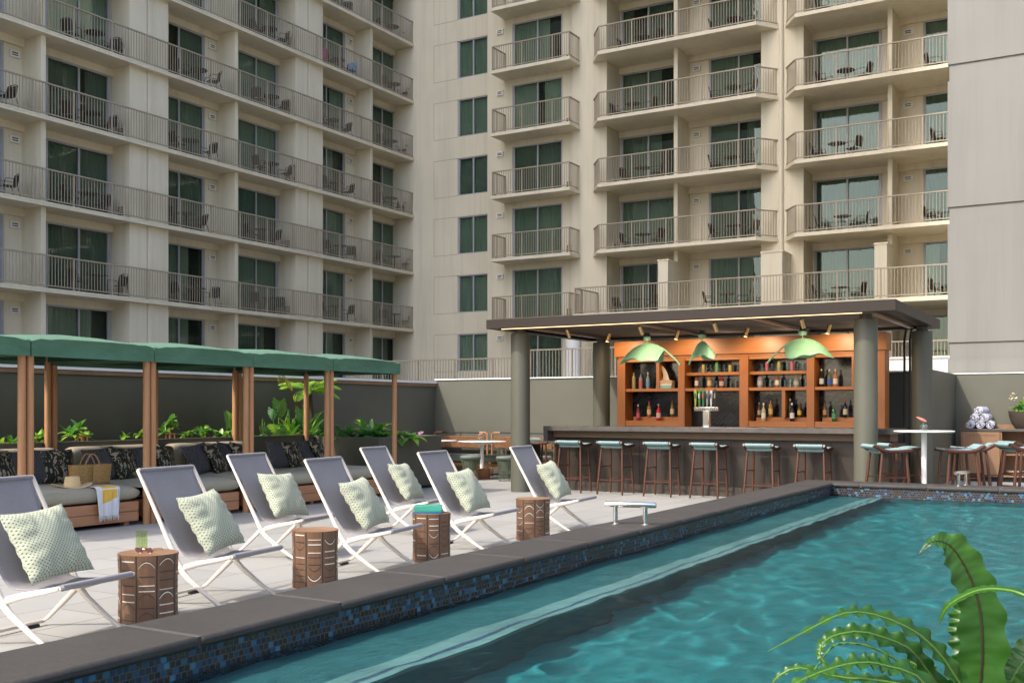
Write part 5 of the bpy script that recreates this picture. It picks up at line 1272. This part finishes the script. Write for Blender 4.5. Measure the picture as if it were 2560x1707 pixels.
# tree fern
tf = thing('tree_fern', 'slender tree fern with bright arching fronds and one dry frond', 'fern', (-12.85, on_x(776, 1080, -12.85).y, .88))
MB().tube([(0, 0, -.05), (.02, .01, .4), (0, 0, .86)], [.045, .035, .03], 10).build('trunk', simple('fern_trunk', (.06, .04, .025), .9), tf)
def frond(mb, base, d, L, mi, rnd, pin=.17, droop=1.1, n=26):
    d = Vector(d).normalized(); p = Vector(base); side = d.cross(Vector((0, 0, 1))).normalized(); pts = [p.copy()]; h = d.copy()
    for i in range(n):
        h = (h + Vector((0, 0, -1)) * droop / n * (.4 + 1.4 * i / n)).normalized(); p = p + h * (L / n); pts.append(p.copy())
        s = i / n; l = pin * (math.sin(math.pi * (.1 + .9 * s)) ** .6) * (1 if s > .12 else .3)
        for sg in (-1, 1):
            q = (side * sg + h * .45 + Vector((0, 0, -.25))).normalized()
            leaf(mb, p, q, l, .028, .5, .1, mi, 3)
            for m_ in (.35, .65):
                leaf(mb, p + q * l * m_, (q + h * .9).normalized(), l * .35, .016, .4, .1, mi, 2); leaf(mb, p + q * l * m_, (q - h * .6).normalized(), l * .3, .016, .4, .1, mi, 2)
    mb.tube(pts, [.008 * (1 - .8 * k / n) + .001 for k in range(n + 1)], 5, mi + 0)
rnd = random.Random(4); m = MB()
for a, e, L in ((-95, 30, .75), (-70, 12, .7), (-40, 40, .6), (60, 32, .6), (95, 22, .72), (120, 42, .6), (10, 45, .6), (170, 40, .55), (-130, 38, .6), (40, 14, .55)):
    frond(m, (0, 0, .86), (math.cos(R(a)) * math.cos(R(e)), math.sin(R(a)) * math.cos(R(e)), math.sin(R(e))), L, 0, rnd)
m.build('frond', 'leafa', tf, angle=80)
m = MB(); b0 = on_x(747, 1018, -12.85) - Vector(tf.location); b1 = on_x(704, 935, -12.85) - Vector(tf.location)
frond(m, b0 + (b1 - b0) * .45, (b1 - b0) + Vector((0, 0, .0)), .42, 0, rnd, .15, .15, 24); m.build('dry_frond', 'leafd', tf, angle=80)
MB().tube([(-.02, .0, .12), b0, b0 + (b1 - b0) * .5, b1 + Vector((0, 0, .06))], [.012, .010, .008, .004], 6).build('red_stalk', 'stemr', tf)
# planter box foliage
def boxplant(label, u, y, seed, n, L, W, el, mi, vx=-11.6):
    rnd = random.Random(seed); x = on_y(u, 1085, y).x
    t = thing('leafy_plant', label, 'plant', (x, y, .86), 0, 'plants in the square planter box'); m = MB()
    for k in range(4):
        c = (rnd.uniform(-.18, .18), rnd.uniform(-.16, .16), rnd.uniform(.0, .12)); rosette(m, c, n + 3, L, W * 1.15, rnd, el, mi, .9)
    m.build('foliage', LM, t, angle=80)
elephant('pale veined elephant ear leaves low in front of the tree fern trunk', [(768, 1070, .20, .2, -20, 'leafb'), (735, 1064, .18, .18, 30, 'leafa'), (808, 1068, .22, .17, -10, 'leafc')], 12, -12.6)
strap('bright upright paddle plant between the two large elephant ears', 727, 1086, 31, 14, .42, .10, -12.7, el=(35, 85), mi=(0, 0, 1))
strap('low mid green ground plant along the trough edge by the monstera', 705, 1088, 32, 16, .24, .10, -12.62, el=(0, 50), mi=(0, 1, 1))
strap('arching light green plant at the foot of the tree fern', 790, 1086, 33, 14, .36, .09, -12.62, el=(10, 70), mi=(0, 1))
boxplant('spiky dark leaved plant beside the double post at the box corner', 868, 14.5, 3, 8, .30, .07, (10, 75), (1, 2))
boxplant('glossy broad leaved plant low at the front of the planter box', 905, 14.55, 4, 8, .26, .10, (0, 60), (1, 2, 2))
boxplant('tallest arching bright plant in the middle of the planter box', 930, 14.9, 5, 10, .42, .09, (20, 70), (0, 1, 1))
boxplant('dark arching plant in front of the last front post', 965, 14.7, 6, 9, .32, .10, (0, 55), (1, 2))
boxplant('bright leaves spilling past the last front cabana post', 1003, 14.9, 7, 7, .34, .08, (0, 50), (0, 1))
for lab, u in (('copper path lamp standing by the broad lime shrub', 206), ('copper path lamp beside the tall stemmed shrub', 425)):
    p = on_x(u, 1106, -12.62); t = thing('copper_lamp', lab, 'garden lamp', (-12.62, p.y, .88), 0, 'copper lamps in the trough')
    for k in range(4):
        a = R(45 + 90 * k); MB().tube([(.06 * math.cos(a), .06 * math.sin(a), -.02), (.06 * math.cos(a), .06 * math.sin(a), .15)], .018, 12).build('copper_tube', 'copper', t)
    MB().lathe([(.085, .15), (.088, .155), (.088, .168), (.08, .172), (0, .172)], 28).build('cap', 'copper', t)
# potted plant on the cabinet
pp = thing('potted_plant', 'bushy flowering plant in a dark bowl pot on the towel cabinet', 'plant', (-1.80, 22.77, 1.036))
MB().lathe([(.17, 0), (.24, .10), (.285, .24), (.30, .345), (.285, .345), (.27, .30), (0, .29)], 36).build('pot', 'pot', pp)
rnd = random.Random(8); m = MB()
for k in range(9):
    c = (rnd.uniform(-.2, .2), rnd.uniform(-.2, .2), .30 + rnd.uniform(0, .16)); rosette(m, c, 9, .24, .075, rnd, (-15, 80), (0, 1, 1, 2), .9)
m.build('foliage', LM, pp, angle=80)
m = MB()
for k in range(7):
    a = rnd.uniform(0, 6.28); c = Vector((.2 * math.cos(a) - .05, .16 * math.sin(a) - .06, .58 + rnd.uniform(-.06, .12)))
    rosette(m, c, 5, .075, .03, rnd, (0, 60), (0,), .5); 
m.build('flower', 'cream_fl', pp, angle=80)

# ------------------------------------------------------------------ lounge corner
def bench(label, x0, x1):
    t = thing('lounge_bench', label, 'bench', (0, 0, 0), 0, 'rattan backed lounge benches along the wall'); yb = 19.12
    MB().box(x0 + .02, x1 - .02, 18.50, 19.02, .33, .47).build('seat_cushion', 'green_cushion', t, bevel=.045)
    MB().box(x0 + .02, x1 - .02, 18.52, 18.56, .235, .30).box(x0 + .02, x1 - .02, 19.0, 19.04, .235, .30).build('seat_rail', simple('bench_timber', (.26, .12, .045), .45), t, bevel=.006)
    nseg = max(1, round((x1 - x0) / 1.3)); L = (x1 - x0) / nseg
    for k in range(nseg):
        a, b = x0 + k * L + .08, x0 + (k + 1) * L - .08
        MB().box(a, b, yb - .03, yb, .585, .845).build('rattan_panel', 'rattan', t, bevel=.02)
    MB().tube([(x0 + .05, yb, .92), (x1 - .05, yb, .92)], .016, 10).build('top_rail', 'black', t)
    for x in (x0 + .03, x1 - .03):
        MB().tube([(x, 18.6, 0), (x, 18.6, .25)], .02, 8).build('leg', 'walnut', t); MB().tube([(x, yb, 0), (x, yb, .90), (x + (.05 if x < (x0 + x1) / 2 else -.05), yb, .922), (x + (.2 if x < (x0 + x1) / 2 else -.2), yb, .922)], .021, 10).build('upright', simple('bench_round_timber', (.34, .15, .06), .45), t)
    for k in range(1, nseg * 2): x = x0 + (x1 - x0) * k / (nseg * 2); MB().tube([(x, yb + .005, .3), (x, yb + .005, .92)], .009, 6).build('stay', 'black', t)
bench('rattan backed bench nearest the corner, green cushion, behind the white tables', -13.25, -11.83)
bench('rattan backed bench running from the table to behind the round column', -11.77, -10.2)
def ctable(label, x, y):
    t = thing('pedestal_table', label, 'table', (x, y, 0), 0, 'white pedestal tables in the lounge')
    MB().lathe([(.10, .70), (.30, .745), (.495, .757), (.5, .765), (.49, .77)], 56).build('table_top', 'whitetop', t)
    MB().lathe([(.040, .2), (.036, .62), (.045, .68), (.10, .705)], 24).build('pedestal', 'whitetop', t)
    MB().lathe([(.165, 0), (.17, .012), (.17, .208), (.155, .215)], 40).build('timber_base', 'cedar', t)
ctable('round white table with coral flower in front of the rattan benches', -11.43, 18.22)
ctable('round white table mostly hidden behind the square planter box', -12.62, 18.18)
vase('glass jar with coral flower on the lounge table', (-11.47, 18.2, .772), 'flower', R(200))
vase('glass jar with pink flower peeping over the planter box', (-12.75, 17.9, .772), 'pinkf', R(150), .15)
def wire_stool(label, x, y):
    t = thing('wire_stool', label, 'stool', (x, y, 0), 0, 'sage wire stools in the lounge')
    MB().lathe([(.16, .42), (.20, .445), (.205, .47), (.19, .49), (0, .495)], 36).build('seat_pad', 'green_cushion', t)
    m = MB(); pr = [(.15, .0), (.145, .10), (.15, .22), (.165, .33), (.19, .41), (.205, .45)]
    for k in range(30):
        a = 2 * math.pi * k / 30; m.tube([(r_ * math.cos(a), r_ * math.sin(a), z) for r_, z in pr], .0035, 4)
    for z, r_ in ((.004, .15), (.05, .148), (.10, .145), (.16, .147), (.22, .15), (.28, .157), (.34, .168)):
        m.tube([(r_ * math.cos(2 * math.pi * k / 30), r_ * math.sin(2 * math.pi * k / 30), z) for k in range(31)], .0035, 4, caps=False)
    m.build('wire_frame', 'wire', t)
    MB().lathe([(.10, .2), (.115, .3), (.15, .40)], 24).build('shell', 'wire', t)
wire_stool('sage wire stool standing before the white lounge table base', -11.40, 17.74)
wire_stool('sage wire stool partly behind the round bar column', -10.66, 17.90)

# ------------------------------------------------------------------ foreground bird's nest fern in a pot (the pot stands below the frame)
ff = thing('birds_nest_fern', 'big wavy edged fern fronds arching over the pool in front', 'fern', (-.13, 1.42, 0))
MB().lathe([(.16, .45), (.20, .47), (.25, .70), (.26, .76), (.24, .76), (.23, .73), (0, .72)], 40).lathe([(.12, 0), (.13, .02), (.06, .06), (.05, .43), (.15, .45)], 30).build('pot', 'pot', ff)
FO = Vector((-.13, 1.42, 0))
def frond_strip(pix, widths, wave, dep, twist=0.0, tw1=None, seed=0, thick=.0012, name='frond', fold=.12):
    """ruffled blade along a 3D spine; widths are real metres across"""
    P = [at_depth(u, v, d) - FO for (u, v), d in zip(pix, dep)]
    n = 90
    def cr(arr, f):
        i = min(int(f), len(arr) - 2); q = f - i; g = lambda k: arr[max(0, min(len(arr) - 1, k))]
        a, b, c, d = g(i - 1), g(i), g(i + 1), g(i + 2)
        return (b * 2 + (c - a) * q + (a * 2 - b * 5 + c * 4 - d) * (q * q) + (b * 3 - a - c * 3 + d) * (q ** 3)) * .5
    spine = [cr(P, (len(P) - 1) * i / n) for i in range(n + 1)]
    wid = [cr([float(x) for x in widths], (len(widths) - 1) * i / n) for i in range(n + 1)]
    vw = (Vector((0, 0, CAMH)) - FO)
    m = MB(); k = 12
    rows = []
    for i in range(n + 1):
        t = (spine[min(i + 1, n)] - spine[max(i - 1, 0)]).normalized()
        tocam = (vw - spine[i]).normalized(); sd = t.cross(tocam).normalized()
        tw = twist + ((tw1 - twist) * i / n if tw1 is not None else 0)
        sd = Matrix.Rotation(tw, 3, t) @ sd; nr = sd.cross(t).normalized()
        for j in range(k + 1):
            a = 2 * j / k - 1; e = abs(a)
            fq = .66 if widths[1] > .04 else .95
            ruff = (.55 if widths[1] > .04 else .75) * wave * e ** 1.6 * math.sin(i * fq + (0 if a > 0 else 1.9) + .6 * math.sin(i * .21 + seed)) * min(1, wid[i] / .03)
            vein = .0009 * math.sin(i * 1.9 + e * 3) * (1 - e)
            w = max(.0004, wid[i]) * .5 * (1 + .10 * e * math.sin(i * .66 + 1.2 + (0 if a > 0 else 1.9)))
            rows.append(spine[i] + sd * (a * w) + nr * (ruff + vein + fold * e * w))
    fs = [(i * (k + 1) + j, i * (k + 1) + j + 1, (i + 1) * (k + 1) + j + 1, (i + 1) * (k + 1) + j) for i in range(n) for j in range(k)]
    m.add(rows, fs)
    fr = m.build(name, 'fern', ff, angle=80)
    MB().tube([p + (vw - p).normalized() * .0006 for p in spine[::6]], [.0026 * (1 - .75 * i / (len(spine[::6]) - 1)) for i in range(len(spine[::6]))], 6).build('midrib', simple('fern_midrib', (.022, .02, .008), .5) if widths[1] > .05 else simple('fern_green_midrib', (.09, .19, .035), .4), fr)
D0 = 1.62
def dd(n, a, b): return [D0 + a + (b - a) * i / (n - 1) for i in range(n)]
f1 = [(2440, 1830), (2452, 1700), (2456, 1600), (2446, 1500), (2420, 1430), (2385, 1372), (2352, 1352), (2322, 1358), (2296, 1388)]
frond_strip(f1, [.05, .066, .072, .062, .056, .048, .026, .010, .001], .006, dd(9, .0, -.02), R(10), R(25), 1)
frond_strip([(2425, 1850), (2430, 1720), (2412, 1610), (2408, 1530), (2424, 1487)], [.03, .04, .044, .036, .004], .007, dd(5, .04, .06), R(-25), R(-10), 7)
frond_strip([(2450, 1830), (2393, 1697), (2324, 1607), (2247, 1557), (2158, 1530), (2092, 1538), (2009, 1580), (1920, 1627)], [.03, .033, .032, .029, .024, .018, .011, .001], .0075, dd(8, .0, -.10), R(48), R(60), 2)
frond_strip([(2440, 1850), (2336, 1700), (2277, 1624), (2217, 1596), (2152, 1578), (2092, 1586), (2058, 1606), (2050, 1640), (2078, 1672)], [.03, .034, .033, .030, .026, .021, .016, .010, .001], .007, dd(9, .02, -.04), R(45), R(20), 3)
frond_strip([(2430, 1860), (2277, 1680), (2187, 1620), (2119, 1607), (2080, 1616), (2050, 1655), (2015, 1700), (1975, 1760)], [.012, .011, .010, .010, .009, .007, .005, .001], .006, dd(8, .05, .02), R(70), R(80), 4)
frond_strip([(2420, 1880), (2310, 1705), (2217, 1664), (2158, 1655), (2083, 1668), (1990, 1706), (1930, 1755)], [.03, .034, .035, .032, .026, .016, .001], .008, dd(7, -.05, -.14), R(50), R(62), 5)
frond_strip([(2440, 1880), (2330, 1740), (2200, 1700), (2100, 1692), (2000, 1668), (1945, 1690), (1925, 1720)], [.02, .022, .022, .02, .015, .01, .001], .006, dd(7, .06, .1), R(55), R(40), 6)
frond_strip([(2680, 1540), (2560, 1487), (2515, 1474), (2464, 1472), (2420, 1484), (2368, 1516), (2346, 1562)], [.018, .017, .014, .014, .014, .012, .001], .002, dd(7, -.25, -.10), R(62), R(40), 8)
frond_strip([(2470, 1850), (2520, 1720), (2570, 1640), (2640, 1600)], [.03, .05, .055, .02], .007, dd(4, .0, .04), R(-30), R(-20), 9)
frond_strip([(2480, 1850), (2545, 1740), (2610, 1690), (2700, 1690)], [.03, .05, .05, .02], .006, dd(4, -.05, -.1), R(30), R(40), 10)
frond_strip([(2420, 1840), (2400, 1730), (2385, 1665), (2360, 1640)], [.02, .03, .028, .004], .008, dd(4, .08, .10), R(20), R(30), 11)
frond_strip([(2440, 1860), (2340, 1700), (2290, 1660), (2262, 1650)], [.02, .028, .024, .004], .006, dd(4, .1, .12), R(-30), R(-10), 12)

# ------------------------------------------------------------------ light
world = bpy.data.worlds.new('World'); scene.world = world; world.use_nodes = True
nt = world.node_tree; nt.nodes.clear()
EL = R(44); td = Vector((.16, .355, 0)).normalized(); sund = Vector((td.x * math.cos(EL), td.y * math.cos(EL), -math.sin(EL)))
sky = nt.nodes.new('ShaderNodeTexSky'); sky.sky_type = 'NISHITA'; sky.sun_disc = False; sky.sun_elevation = EL; sky.sun_rotation = math.atan2(-td.x, -td.y)
sky.air_density = .85; sky.dust_density = 3.2; sky.ozone_density = 1.0
bg = nt.nodes.new('ShaderNodeBackground'); bg.inputs['Strength'].default_value = SKY_STRENGTH if 'SKY_STRENGTH' in globals() else .15
wo = nt.nodes.new('ShaderNodeOutputWorld'); nt.links.new(sky.outputs[0], bg.inputs[0]); nt.links.new(bg.outputs[0], wo.inputs[0])
sl_ = bpy.data.lights.new('sun', 'SUN'); sl_.energy = 1.4; sl_.angle = R(1.2); sl_.cycles.is_caustics_light = True; sl_.color = (1, .95, .88)
so_ = bpy.data.objects.new('sun', sl_); COL.objects.link(so_); so_.rotation_euler = sund.to_track_quat('-Z', 'Y').to_euler(); so_.location = (-20, -35, 30)

vs = scene.view_settings; vs.view_transform = 'Standard'; vs.look = 'None'; vs.gamma = 1; vs.exposure = 1.6; vs.use_curve_mapping = False
cy = scene.cycles; cy.max_bounces = 10; cy.diffuse_bounces = 5; cy.glossy_bounces = 4; cy.transmission_bounces = 6; cy.transparent_max_bounces = 24
cy.use_denoising = True
try: cy.denoiser = 'OPENIMAGEDENOISE'
except Exception: pass
cy.sample_clamp_indirect = 6; cy.caustics_reflective = False; cy.caustics_refractive = True
